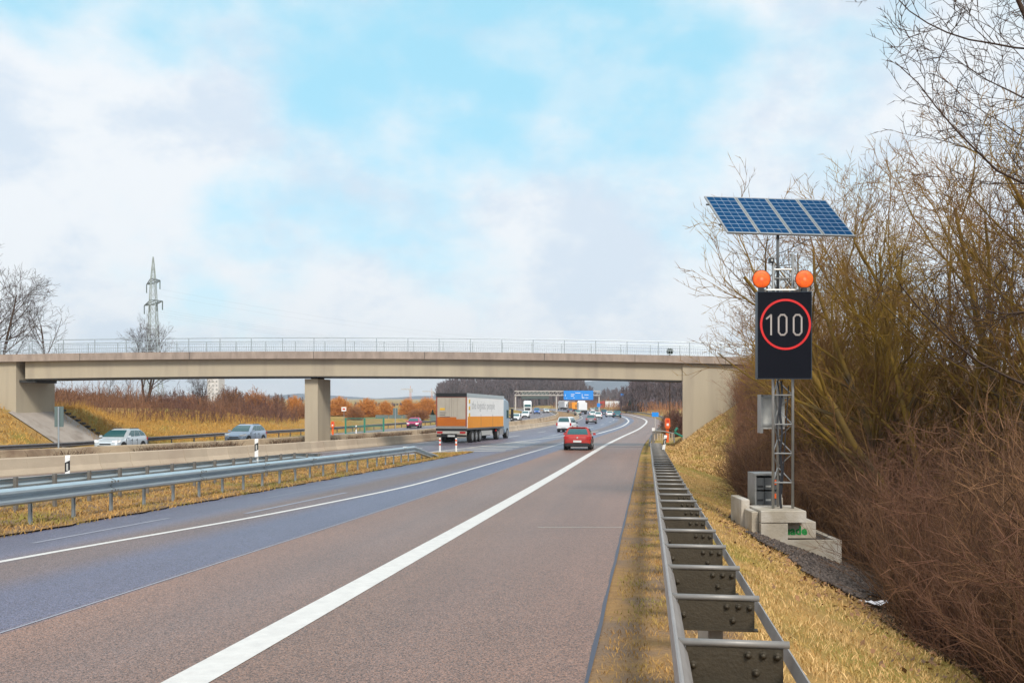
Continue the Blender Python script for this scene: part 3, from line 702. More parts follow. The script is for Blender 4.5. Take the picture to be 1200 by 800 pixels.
# camera and cables
mb = MB(); mb.cbox((X(903.5), -.02, Z(305.5)), (.10, .12, .10)); cm = part('camera_box', mb, 'black', sg)
part('camera_lens', MB().bar((X(903.5), -.082, Z(305.5)), (X(903.5), -.09, Z(305.5)), .022, 12), 'lightgrey', sg).parent = cm
mb = MB(); mb.tube([(X(914)+.12*k/8*6, .1+.3*k/8, Z(296)+(Z(277)-Z(296))*(k/8)**1.15) for k in range(9)], .009, 5)
mb.tube([(X(916)+.02*math.sin(k*.8), .05, Z(446)+(0-Z(446))*k/24) for k in range(25)], .024, 6)
mb.tube([(X(911)+.04*math.sin(k*.5)+.004*k, .02, Z(446)+(.02-Z(446))*k/24) for k in range(25)], .014, 6)
mb.tube([(X(925)-.015*k*.6, .06, Z(452)+(.3-Z(452))*k/16) for k in range(17)], .012, 6)
part('cables', mb, 'cable', sg)
# cabinet behind the mast
mb = MB(); mb.box((X(899), .42, Z(503)), (X(926), .68, Z(464))); cb = part('control_box', mb, 'lightgrey', sg)
mb = MB(); mb.box((X(898)-.01, .40, Z(508)), (X(900), .70, Z(462))); mb.box((X(898), .40, Z(464.5)), (X(929), .42, Z(462.5))); mb.box((X(900), .39, Z(499.5)), (X(929), .415, Z(497))); mb.box((X(900), .39, Z(467)), (X(929), .415, Z(465.5))); o = part('box_frame', mb, 'alu', sg); o.parent = cb
# solar panels
bl = Vector((4.53, 20.3, CH+3.55)); tl = Vector((4.27, 21.45, CH+4.56)); brp = Vector((7.38, 20.7, CH+3.545))
U = (brp-bl); V_ = (tl-bl); nrm = U.cross(V_).normalized()
if nrm.y > 0: nrm = -nrm
off = Vector(sg.location)
def P3(u, v, n=0): return bl+U*u+V_*v+nrm*n-off
pw = .25
for k in range(4):
    a, b = k*pw+.003, (k+1)*pw-.003
    mb = MB(); vs = [P3(a, 0, -.035), P3(b, 0, -.035), P3(b, 1, -.035), P3(a, 1, -.035), P3(a, 0, 0), P3(b, 0, 0), P3(b, 1, 0), P3(a, 1, 0)]
    mb.add(vs, [(0, 3, 2, 1), (4, 5, 6, 7), (0, 1, 5, 4), (1, 2, 6, 5), (2, 3, 7, 6), (3, 0, 4, 7)])
    fr = part('solar_panel', mb, 'alu', sg)
    gu, gv = .010, .022
    mb = MB(); mb.add([P3(a+gu, gv, .001), P3(b-gu, gv, .001), P3(b-gu, 1-gv, .001), P3(a+gu, 1-gv, .001)], [(0, 1, 2, 3)]); part('backsheet', mb, 'cellgrid', sg).parent = fr
    mb = MB(); nu, nv = 4, 9; cu = (b-a-2*gu)/nu; cv = (1-2*gv)/nv
    for i in range(nu):
        for j in range(nv):
            u0, v0 = a+gu+i*cu, gv+j*cv; e, f = .0015, .0055
            mb.add([P3(u0+e, v0+f, .003), P3(u0+cu-e, v0+f, .003), P3(u0+cu-e, v0+cv-f, .003), P3(u0+e, v0+cv-f, .003)], [(0, 1, 2, 3)])
    part('cells', mb, 'cell', sg).parent = fr
mb = MB(); mb.bar(P3(.02, .25, -.05), P3(.98, .25, -.05), .022, 6); mb.bar(P3(.02, .75, -.05), P3(.98, .75, -.05), .022, 6); mb.bar(P3(.5, .1, -.07), P3(.5, .9, -.07), .03, 6)
mb.bar(P3(-.015, .25, -.04), P3(.02, .25, -.04), .02, 6); mb.bar(P3(-.015, .8, -.04), P3(.02, .8, -.04), .02, 6)
part('panel_mount', mb, 'dgrey', sg)
# ---- footing blocks
BLX = lambda px: (px-600)/1130*20.1; BLZ = lambda py: CH+(470-py)/1130*20.1
def block(label, a, b, hollow=False, name='concrete_block'):
    mb = MB(); c = .012; x0, y0, z0_ = a; x1, y1, z1_ = b
    mb.loft([[(x0+c, y0+c, z0_), (x1-c, y0+c, z0_), (x1-c, y1-c, z0_), (x0+c, y1-c, z0_)]]+[[(x0, y0, z), (x1, y0, z), (x1, y1, z), (x0, y1, z)] for z in (z0_+c, z1_-c)]+[[(x0+c, y0+c, z1_), (x1-c, y0+c, z1_), (x1-c, y1-c, z1_), (x0+c, y1-c, z1_)]])
    return mb
blocks = [
 ('tall pale block at the left front of the sign footing', (891.4, 610, 20.06), (923, 646, 20.7), 612.3),
]
def bk(label, x0, x1, yt, yb, Y0, Y1, mm='block'):
    a = (BLX(x0), Y0, BLZ(yb)); b = (BLX(x1), Y1, BLZ(yt))
    o = link('concrete_block', block('', a, b).mesh('concrete_block', mm)); me = o.data
    c = Vector(((a[0]+b[0])/2, (a[1]+b[1])/2, a[2])); me.transform(Matrix.Translation(-c)); o.location = c
    return tag(o, label, 'concrete block', 'concrete footing blocks of the speed sign')
bk('flat slab block lying on top of the footing, the mast standing on it', 891.3, 944, 598, 612.2, 20.05, 21.15)
bk('front left upright concrete block of the footing, under the slab', 891.5, 922.8, 612.4, 650, 20.07, 20.75)
b2 = bk('concrete block with green letters ade on its face', 924, 960, 612.5, 632.6, 20.32, 21.3)
me = text_mesh('nade', .25, 'green', .002, .009); me.transform(Matrix.Translation(Vector((BLX(922.6), 20.316, BLZ(627.6)))) @ Matrix.Rotation(R(90), 4, 'X'))
me.transform(Matrix.Translation(-Vector(b2.location))); link('lettering', me, b2)
# low trough-like block, filled with gravel
tx0, tx1, tzt, tzb = BLX(922.9), BLX(987), BLZ(633.2), BLZ(672)
tr = thing('concrete_trough', 'lowest and widest concrete block, open topped and filled with dark gravel', 'concrete block', ((tx0+tx1)/2, 20.6, tzb), group='concrete footing blocks of the speed sign')
for nm, a, b in (('front_wall', (tx0, 20.14, tzb), (tx1, 20.26, tzt)), ('side_wall', (tx1-.12, 20.262, tzb), (tx1, 21.7, tzt-.001)), ('rear_wall', (tx0, 21.702, tzb), (tx1, 21.8, tzt-.002))):
    part(nm, MB().box(a, b), 'block', tr, world=True)
part('gravel_fill', MB().box((tx0+.01, 20.265, tzb+.1), (tx1-.125, 21.69, tzt-.08)), 'gravel', tr, world=True)
bk('small upright block at the left end of the footing', 883.2, 891, 600.5, 637, 20.25, 21.2)
bk('weathered block behind the left end of the footing, under the battery case', 879.5, 889.5, 589.5, 628, 20.9, 21.9)
bk('rear concrete block behind the mast foot', 916, 939.5, 590.5, 606, 21.5, 22.3)
# battery case
CX = lambda px: (px-600)/1130*21.3; CZ = lambda py: CH+(470-py)/1130*21.3
bc = thing('battery_case', 'grey open battery case with orange connectors standing behind the sign mast', 'battery case', (CX(899), 21.3, CZ(592)))
mb = MB(); mb.box((CX(884), 21.25, CZ(592)), (CX(885.8), 21.9, CZ(556.5))); mb.box((CX(884), 21.25, CZ(556.5)), (CX(915), 21.9, CZ(554.5))); mb.box((CX(914), 21.25, CZ(592)), (CX(915.5), 21.9, CZ(556.5))); part('case_shell', mb, 'alu', bc, world=True)
part('case_back', MB().box((CX(885.8), 21.7, CZ(592)), (CX(914), 21.72, CZ(556.5))), 'lightgrey', bc, world=True)
for i, (x0, x1) in enumerate(((886.3, 895.4), (896, 904.3), (905, 913))):
    for y0_, y1_ in ((559.5, 573.5), (575.5, 591)):
        h = part('battery', MB().box((CX(x0), 21.30, CZ(y1_)), (CX(x1), 21.65, CZ(y0_))), 'dgrey', bc, world=True)
        mb = MB(); w_ = x1-x0
        mb.box((CX(x0+1.4), 21.285, CZ(y0_+9+2)), (CX(x1-1.2), 21.299, CZ(y0_+9)))
        mm = 'lightgrey' if i == 1 else 'black'
        if i == 2: mb = MB(); mb.box((CX(x0+.5), 21.27, CZ(y0_+8)), (CX(x0+5), 21.299, CZ(y0_+2.5))); mm = 'sos'
        o = part('connector', mb, mm, bc, world=True); o.parent = h

# ---------------------------------------------------------------- posts, phones, small signs
def delineator(x, y, z, h, rz, label, tilt=0, band=True):
    t = thing('delineator_post', label, 'marker post', (x, y, z), rz, 'white and black marker posts'); t.rotation_euler = (0, tilt, rz)
    pr = [(-.06, -.05), (.06, -.05), (.02, .05), (-.02, .05)]
    def sec(a, b, g=0): return [[(u*(1+g), v*(1+g), a) for u, v in pr], [(u*(1+g), v*(1+g), b) for u, v in pr]]
    part('post_body', MB().loft(sec(0, h-.05)+[[(u, v*.5, h) for u, v in pr]]), 'wpl', t)
    part('black_band', MB().loft([[(u*1.04, v*1.04, h-.42+(.06 if u > 0 else 0)) for u, v in pr], [(u*1.04, v*1.04, h-.18+(.06 if u > 0 else 0)) for u, v in pr]]), 'bpl', t)
    part('reflector', MB().box((-.022, -.062, h-.37), (.022, -.053, h-.2)), 'lightgrey', t)
    return t
def G(px, py, h=0, dz=False):
    lo, hi = 1., 1500.
    for _ in range(50):
        m_ = (lo+hi)/2
        if CH+m_*(470-py)/F > float(zr(m_))+h-(float(drop(m_)) if dz else 0): lo = m_
        else: hi = m_
    return ((px-600)/F*lo, lo)
y = 24.0; x = (80-600)/F*y; delineator(x, y, float(zr(y))+.05, 1.04, 0, 'white marker post with black band rising behind the left guardrail, leftmost')
y = 32.6; x = (301-600)/F*y; delineator(x, y, float(zr(y))+.3, 1.05, 0, 'white marker post with black band at the middle of the left guardrail')
y = 41.5; x = (775.5-600)/F*y; delineator(x, y, float(zr(y))+.3, 1.05, 0, 'tilted white marker post standing in the right guardrail ladder', tilt=R(9))
y = 95; x = (417.5-600)/F*y; delineator(x, y, float(zr(y)), 1.2, 0, 'small white marker post in front of the green mesh fence')
# white reflector caps
for px, py, hh, lb in ((765.5, 505, .9, 'white cap post at the end of the right guardrail ladder'), (475.5, 527, .5, 'short post with a flat white cap behind the end of the left guardrail')):
    y = 53.0; x = (px-600)/F*y; z = float(zr(y))
    t = thing('capped_post', lb, 'marker post', (x, y, z)); ztop = CH+(470-py)/F*y-z
    part('post', MB().cbox((0, 0, (ztop)/2), (.07, .07, ztop)), 'post', t); part('cap', MB().cbox((0, 0, ztop+.1), (.3 if px < 600 else .15, .1, .17)), 'wpl', t)
# red and white gore posts
for px, lb in ((515.5, 'red and white striped gore post in front of the truck, left one'), (534.5, 'red and white striped gore post in front of the truck, right one')):
    y = 57.5; x = (px-600)/F*y; t = thing('gore_post', lb, 'marker post', (x, y, float(zr(y))+.04), group='striped posts at the tip of the grass island')
    part('post_body', MB().bar((0, 0, 0), (0, 0, .86), .055, 10), 'wpl', t)
    for a, b in ((.42, .52), (.66, .76)): part('red_band', MB().bar((0, 0, a), (0, 0, b), .058, 10), 'sos' if px > 520 else 'bred', t)
# emergency phones
def phone(x, y, z, H, label):
    t = thing('emergency_phone', label, 'emergency phone', (x, y, z), group='orange emergency phone posts')
    part('pillar', MB().box((-.09, -.08, 0), (.09, .08, H*.58)), 'sos', t)
    mb = MB(); pr = [(-.09, .0), (.09, .0), (.155, .12), (.155, H*.36), (.11, H*.43), (-.11, H*.43), (-.155, H*.36), (-.155, .12)]
    mb.prism([(u, v+H*.56) for u, v in pr], 'y', -.17, .17); hd = part('head', mb, 'sos', t)
    part('handset_recess', MB().box((-.08, -.18, H*.82), (.08, -.171, H*.93)), 'bred', t)
    part('sos_plate', MB().box((-.07, -.18, H*.68), (.07, -.171, H*.78)), 'wpl', t)
    return t
y = 60.5; x = (782-600)/F*y; z_ = CH+(470-518)/F*y
phone(x, y, z_, (518-489.5)/F*y, 'orange emergency phone post behind the short railing by the right abutment')
x, y = G(390, 507, dz=True); phone((390-600)/F*100, 100, float(zr(100)), 1.55, 'orange emergency phone post beyond the median, right of the bridge pier')
# short railing at the culvert
y = 58.6; t = thing('culvert_railing', 'short pale railing with balusters across the verge in front of the orange phone', 'railing', ((778-600)/F*y, y, CH+(470-517)/F*y))
PX = lambda px: (px-600)/F*y; PZ = lambda py: CH+(470-py)/F*y
for p, q_ in (((765, 504.5), (779, 505.5)), ((779, 505.5), (792, 508.5)), ((792, 508.5), (793, 519))):
    part('top_rail', MB().bar((PX(p[0]), y+(p[0]-765)*.03, PZ(p[1])), (PX(q_[0]), y+(q_[0]-765)*.03, PZ(q_[1])), .05, 8), 'alu', t, world=True)
for px in (768, 771.5, 774.5, 777.5, 785.5, 788.5): part('baluster', MB().cbox((PX(px), y+.3, PZ(512)), (.07, .05, .42)), 'conb', t, world=True)
# green handrail at the abutment
t = thing('green_handrail', 'green stair handrail at the foot of the right abutment', 'handrail', ((795-600)/F*64, 64, CH-2.6))
Pg = lambda px, py, y=64: ((px-600)/F*y, y, CH+(470-py)/F*y)
part('rail', MB().bar(Pg(790, 506.5), Pg(800, 511.5), .07, 6), 'gfence', t, world=True); part('upright', MB().bar(Pg(791, 505), Pg(794, 501), .09, 6), 'gfence', t, world=True)
# grey backs of signs
def signback(px0, px1, py0, py1, Y, base, label):
    s = F/Y; x = ((px0+px1)/2-600)/s; z = float(gz(x, Y)) if base is None else CH+(470-base)/s
    t = thing('road_sign', label, 'road sign', (x, Y, z)); w_ = (px1-px0)/s/2; a, b = CH+(470-py1)/s-z, CH+(470-py0)/s-z
    part('panel', MB().box((-w_, -.02, a), (w_, .02, b)), 'sgback', t); part('pole', MB().bar((0, -.08, 0), (0, -.08, b-.02), .055, 8), 'steel', t); return t
signback(64, 74.5, 476, 500, 61.0, None, 'grey back of a tall sign panel in front of the left paved bank')
signback(460.5, 466, 478, 490, 128, None, 'small grey sign back on a pole beyond the opposite guardrail')
t = thing('direction_sign', 'small white sign with red edge standing before the orange shrubs', 'road sign', ((403-600)/F*150, 150, float(zr(150))))
part('panel', MB().box((-.37, -.02, 2.3), (.37, .02, 2.95)), 'wpl', t); part('mark', MB().box((-.2, -.026, 2.5), (.2, -.021, 2.75)), 'bred', t); part('pole', MB().bar((0, .05, 0), (0, .05, 2.9), .04, 6), 'steel', t)
# green mesh fence
Y = 108.; s = F/Y; x0 = (405-600)/s; x1 = (449.5-600)/s; zb = float(zr(Y)); zt_ = CH+(470-489.5)/s
t = thing('mesh_fence', 'green framed mesh fence beyond the opposite carriageway', 'fence', ((x0+x1)/2, Y, zb))
for k in range(3):
    a = x0+(x1-x0)*k/2; part('post', MB().box((a-.09, Y-.06, zb), (a+.09, Y+.06, zt_)), 'gfence', t, world=True)
for h in (.05, .5, 1.0): part('rail', MB().box((x0+.1, Y-.03, zb+(zt_-zb)*h-.06), (x1-.1, Y+.03, zb+(zt_-zb)*h)), 'gfence', t, world=True)
mb = MB()
for k in range(40):
    a = x0+.1+(x1-x0-.2)*k/39; mb.box((a-.012, Y-.012, zb), (a+.012, Y+.012, zt_-.06))
o = part('mesh_wires', mb, 'gnet', t, world=True); o['kind'] = 'stuff'
# long low grey fence behind
t = thing('low_fence', 'long low grey fence strip behind the opposite carriageway near the magenta car', 'fence', ((480-600)/F*160, 160, float(zr(160))))
for k in range(8):
    xa = (440-600)/F*165+k*2.3; part('panel', MB().box((xa, 165, float(zr(160))+.3), (xa+2.2, 165.06, float(zr(160))+1.5)), 'sgback', t, world=True)
# litter by the thicket
mb = MB(); prev = None; rows = []
for i in range(6): rows.append([(.09*i-.25, .03*math.sin(i*2+j)+.07*j, .03+.025*math.sin(i*1.7+j*2.2)) for j in range(4)])
mb.loft(rows, closed=False)
lx, ly = (1030-600)/F*14.2, 14.2
o = link('paper_scrap', mb.mesh('paper_scrap', 'paper'), loc=gp(lx, ly, .08)); tag(o, 'crumpled white paper scrap lying on the gravel edge by the thicket', 'litter')
# ---------------------------------------------------------------- vehicles
STY = dict(
 hatch=dict(L=4.05, W=1.78, H=1.48, belt=.93, st=[(-.5, .34, .70, .82), (-.488, .24, .93, .93), (-.44, .22, .97, .985), (-.2, .2, .96, 1), (.18, .2, .93, 1), (.30, .2, .86, .985), (.44, .2, .72, .94), (.49, .24, .62, .82), (.5, .32, .54, .72)], gh=[(-.475, .285), (-.43, .19), (-.36, .06), (-.33, .03)]),
 suv=dict(L=4.25, W=1.85, H=1.62, belt=1.05, st=[(-.5, .38, .8, .84), (-.488, .26, 1.03, .94), (-.44, .24, 1.08, .985), (-.2, .22, 1.07, 1), (.2, .22, 1.04, 1), (.28, .22, 1.0, .99), (.44, .24, .88, .95), (.49, .28, .74, .86), (.5, .36, .62, .76)], gh=[(-.475, .28), (-.425, .18), (-.34, .07), (-.30, .03)]),
 wagon=dict(L=4.7, W=1.82, H=1.47, belt=.93, st=[(-.5, .34, .74, .84), (-.488, .24, .94, .94), (-.44, .22, .98, .985), (-.2, .2, .96, 1), (.2, .2, .92, 1), (.28, .2, .88, .985), (.44, .2, .72, .94), (.49, .24, .62, .84), (.5, .32, .54, .72)], gh=[(-.485, .24), (-.44, .15), (-.38, .03), (-.35, .0)]),
 van=dict(L=4.5, W=1.83, H=1.84, belt=1.05, st=[(-.5, .34, .9, .92), (-.492, .26, 1.04, .97), (-.44, .22, 1.08, 1), (-.2, .2, 1.08, 1), (.25, .2, 1.06, 1), (.33, .2, 1.0, .985), (.46, .22, .80, .93), (.49, .26, .68, .84), (.5, .34, .58, .74)], gh=[(-.488, .33), (-.478, .26), (-.462, .16), (-.44, .13)]),
)
def cring(y, hw, z0, z1, cb=.12, ct=.1, inx=.06):
    return [(-hw+cb*.7, y, z0), (hw-cb*.7, y, z0), (hw, y, z0+cb), (hw, y, z1-ct), (hw-inx, y, z1-ct*.25), (hw-inx-.1, y, z1), (-hw+inx+.1, y, z1), (-hw+inx, y, z1-ct*.25), (-hw, y, z1-ct), (-hw, y, z0+cb)]
def wheel(parent, x, y, r, w, side):
    mb = MB(); k = side
    mb.bar((x-w/2, y, r), (x+w/2, y, r), r, 20); t = part('tyre', mb, 'tyre', parent)
    mb = MB(); mb.bar((x+k*w/2*.9, y, r), (x+k*(w/2+.012), y, r), r*.64, 14); mb.bar((x+k*(w/2+.012), y, r), (x+k*(w/2+.03), y, r), r*.18, 8); o = part('rim', mb, 'rim', parent); o.parent = t
    return t
def car(label, style, paint, X_, Y_, hd, dz=0, group='cars driving away', roofbox=False, detail=True):
    s = STY[style]; L_, W_, H_ = s['L'], s['W'], s['H']; hw = W_/2
    t = thing('car', label, 'car', (X_, Y_, float(zr(Y_))+.025-dz), -hd, group)
    sl = math.atan(float(zr(Y_+1)-zr(Y_-1))/2)*math.cos(hd); t.rotation_euler = (sl, 0, -hd)
    mb = MB(); mb.loft([cring(y*L_, hw*w, a, b) for y, a, b, w in s['st']]); ob_ = part('body', mb, paint, t, smooth=True); sb = ob_.modifiers.new('round', 'SUBSURF'); sb.levels = sb.render_levels = 1
    # greenhouse: rings at belt, mid, upper, roof
    b0 = s['belt']; zs = [b0-.06, b0+(H_-b0)*.45, H_-.09, H_-.01]; ws = [.95, .86, .745, .60]
    rings = []
    def gr(zi, g=0):
        (ya, yb), z, w = s['gh'][zi], zs[zi], ws[zi]*hw; c = .13
        ya = ya*L_; yb = yb*L_
        return [(-w+c, ya, z), (w-c, ya, z), (w, ya+c, z), (w, yb-c*1.8, z), (w-c, yb, z), (-w+c, yb, z), (-w, yb-c*1.8, z), (-w, ya+c, z)]
    mb = MB(); mb.loft([gr(i) for i in range(4)]); part('cabin', mb, paint, t, smooth=False)
    def lerp(p, q_, f): return Vector(p)*(1-f)+Vector(q_)*f
    r0, r2 = gr(0), gr(2)
    def pane(nm, i, j, u0, u1, v0, v1, out):
        A, B, C_, D = [Vector(p) for p in (r0[i], r0[j], r2[j], r2[i])]
        r1 = gr(1); Mi, Mj = Vector(r1[i]), Vector(r1[j])
        def P(u, v):
            k = .45/.86
            lo_ = lerp(r0[i], r1[i], v/k) if v < k else lerp(r1[i], r2[i], (v-k)/(1-k))
            hi_ = lerp(r0[j], r1[j], v/k) if v < k else lerp(r1[j], r2[j], (v-k)/(1-k))
            return lerp(lo_, hi_, u)+Vector(out)
        mb = MB(); k = .45/.86
        mb.add([P(u0, v0), P(u1, v0), P(u1, k), P(u0, k), P(u1, v1), P(u0, v1)], [(0, 1, 2, 3), (3, 2, 4, 5)]); part(nm, mb, 'glass', t)
    pane('rear_window', 0, 1, .01, .99, .22 if style != 'van' else .3, .93, (0, -.012, .008)); pane('windscreen', 5, 4, -.02, 1.02, .13, .96, (0, .014, .01))
    for a, b, o in ((2, 3, .012), (7, 6, -.012)):
        pane('side_window', a, b, .04, .30, .24, .92, (o, 0, .004)); pane('side_window', a, b, .33, .62, .20, .93, (o, 0, .004)); pane('side_window', a, b, .645, .95, .18, .93, (o, 0, .004))
    wr = .32 if H_ < 1.6 else .35; ya, yb = -.30*L_, .32*L_
    for yy in (ya, yb):
        for k in (-1, 1):
            mb = MB(); mb.bar((k*(hw-.25), yy, wr+.02), (k*(hw+.004), yy, wr+.02), wr+.055, 20); part('wheel_arch', mb, 'black', t)
            wheel(t, k*(hw-.10), yy, wr, .225, k)
    # sills, door seams, handles, roof rails
    for k in (-1, 1):
        part('sill', MB().box((min(k*(hw-.10), k*(hw+.004)), ya+.38, .19), (max(k*(hw-.10), k*(hw+.004)), yb-.38, .33)), 'black', t)
        mb = MB()
        for yy in (-.115*L_, .045*L_, .235*L_): mb.box((min(k*(hw-.06), k*(hw+.001)), yy, .36), (max(k*(hw-.06), k*(hw+.001)), yy+.022, s['belt']-.10))
        o_ = part('door_gaps', mb, 'black', t); o_['kind'] = 'stuff'
        for yy in (-.09*L_, .075*L_): part('door_handle', MB().cbox((k*(hw+.008), yy, s['belt']-.19), (.03, .16, .035)), 'black', t)
        if style in ('suv', 'wagon'): part('roof_rail', MB().bar((k*hw*.66, s['gh'][3][0]*L_+.1, H_+.015), (k*hw*.66, s['gh'][3][1]*L_-.1, H_+.015), .02, 6), 'black', t)
    # ends
    yb_ = -.5*L_; tz = s['belt']-.18
    mb = MB(); mb.loft([cring(-.506*L_, hw*.80, .26, .46, .05, .05, .02), cring(-.46*L_, hw*.96, .22, .48, .05, .05, .02)]); mb.loft([cring(.506*L_, hw*.72, .2, .36, .05, .04, .02), cring(.46*L_, hw*.93, .2, .38, .05, .04, .02)]); part('bumper_trim', mb, 'black', t)
    for k in (-1, 1):
        if style == 'van': part('tail_light', MB().box((min(k*(hw-.16), k*(hw-.0)), yb_-.01, tz-.1), (max(k*(hw-.16), k*hw), yb_+.14, tz+.25)), 'tail', t)
        else: part('tail_light', MB().loft([[(k*(hw*.60), yb_-.012, tz-.03), (k*(hw*.90), yb_+.01, tz-.06), (k*(hw*.95), yb_+.01, tz+.13), (k*(hw*.62), yb_+.0, tz+.10)], [(k*(hw*.60), yb_+.1, tz-.03), (k*(hw*.99), yb_+.2, tz-.06), (k*(hw*1.0), yb_+.2, tz+.13), (k*(hw*.62), yb_+.1, tz+.10)]]), 'tail', t)
        part('headlight', MB().loft([[(k*hw*.50, .503*L_, tz-.14), (k*hw*.84, .485*L_, tz-.15), (k*hw*.88, .475*L_, tz+.01), (k*hw*.52, .49*L_, tz-.04)], [(k*hw*.50, .45*L_, tz-.14), (k*hw*.98, .43*L_, tz-.13), (k*hw*.97, .41*L_, tz+.04), (k*hw*.52, .43*L_, tz-.04)]]), 'head', t)
        part('mirror', MB().cbox((k*(hw+.09), .19*L_, s['belt']+.06), (.20, .12, .14), taper=.02), paint if paint not in ('wht',) else 'black', t)
    part('number_plate', MB().box((-.26, -.5*L_-.03, .52 if style != 'hatch' else .50), (.26, -.5*L_-.012, .63)), 'plateno', t)
    mb = MB(); mb.box((-.55*hw, .498*L_, .36), (.55*hw, .508*L_, .52)); mb.box((-.42*hw, .49*L_, .58), (.42*hw, .504*L_, .66)); part('grille', mb, 'black', t)
    mb = MB(); yh = s['gh'][3][0]*L_; mb.box((-.55*hw, yh-.16, H_-.04), (.55*hw, yh+.05, H_-.012)); part('roof_spoiler', mb, paint, t)
    return t
def at(px, Y): return (px-600)/F*Y
def hdg(fx, Y): return math.atan2(float(fx(Y+3)-fx(Y-3)), 6.)
aw = 'cars driving away'; on = 'oncoming cars'; PI = math.pi
rc = car('red hatchback driving away in the ramp lane under the bridge', 'hatch', 'red', at(678.5, 63.5), 63.5, R(7), group=aw)
# red car extras: rear dark diffuser, badge bar
part('badge', MB().bar((0, -2.035, .80), (0, -2.02, .80), .055, 10), 'lightgrey', rc)
car('white boxy van with a dark rear window driving away in the main carriageway', 'van', 'wht', at(665, 118), 118, R(15), group=aw)
car('grey hatchback driving away beyond the red car', 'hatch', 'grey', at(693, 166), 166, R(8), group=aw)
car('white hatchback just right of and beyond the grey hatchback', 'hatch', 'wht', at(701, 212), 212, R(5), group=aw)
car('small white car half hidden behind the grey hatchback', 'hatch', 'wht', at(694.5, 232), 232, R(4), group=aw)
car('navy car seen between two white cars', 'hatch', 'navy', at(707.5, 268), 268, R(3), group=aw)
car('white wagon next to the teal car', 'wagon', 'wht', at(714, 236), 236, R(3), group=aw)
car('teal estate car rightmost of the far traffic', 'suv', 'teal', at(723, 226), 226, R(3), group=aw)
car('olive grey car left of the white box van', 'hatch', 'olive', at(677, 262), 262, R(0), group=aw)
car('dark blue car leftmost of the far traffic driving away', 'hatch', 'navy', at(668, 318), 318, R(-4), group=aw)
car('far white car beside the white box van', 'hatch', 'wht', at(694, 345), 345, R(-3), group=aw)
car('far teal car above the white cars', 'hatch', 'teal', at(699, 372), 372, R(-3), group=aw)
car('silver crossover leftmost whole car on the opposite carriageway', 'suv', 'silver', at(142, 66), 66, PI+R(6), dz=.3, group=on)
car('blue silver compact car oncoming beyond the first silver one', 'suv', 'bluesil', at(288, 77.5), 77.5, PI+R(10), dz=float(drop(77.5)), group=on)
car('blue car cut by the left picture edge', 'wagon', 'blue', at(-12, 62), 62, PI+R(0), dz=.3, group=on)
car('magenta car oncoming near the green mesh fence', 'hatch', 'mag', at(485.5, 138), 138, PI+R(2), group=on)
car('dark windowed white car nearest the truck on the opposite carriageway', 'hatch', 'wht', at(605, 186), 186, PI+R(8), group=on)
car('white oncoming car ahead of the white and red truck', 'suv', 'wht', at(616, 222), 222, PI+R(6), group=on)
car('blue oncoming van like car', 'van', 'blue', at(629, 292), 292, PI+R(0), group=on)
car('white car farthest on the opposite carriageway', 'hatch', 'wht', at(640, 318), 318, PI-R(6), group=on)

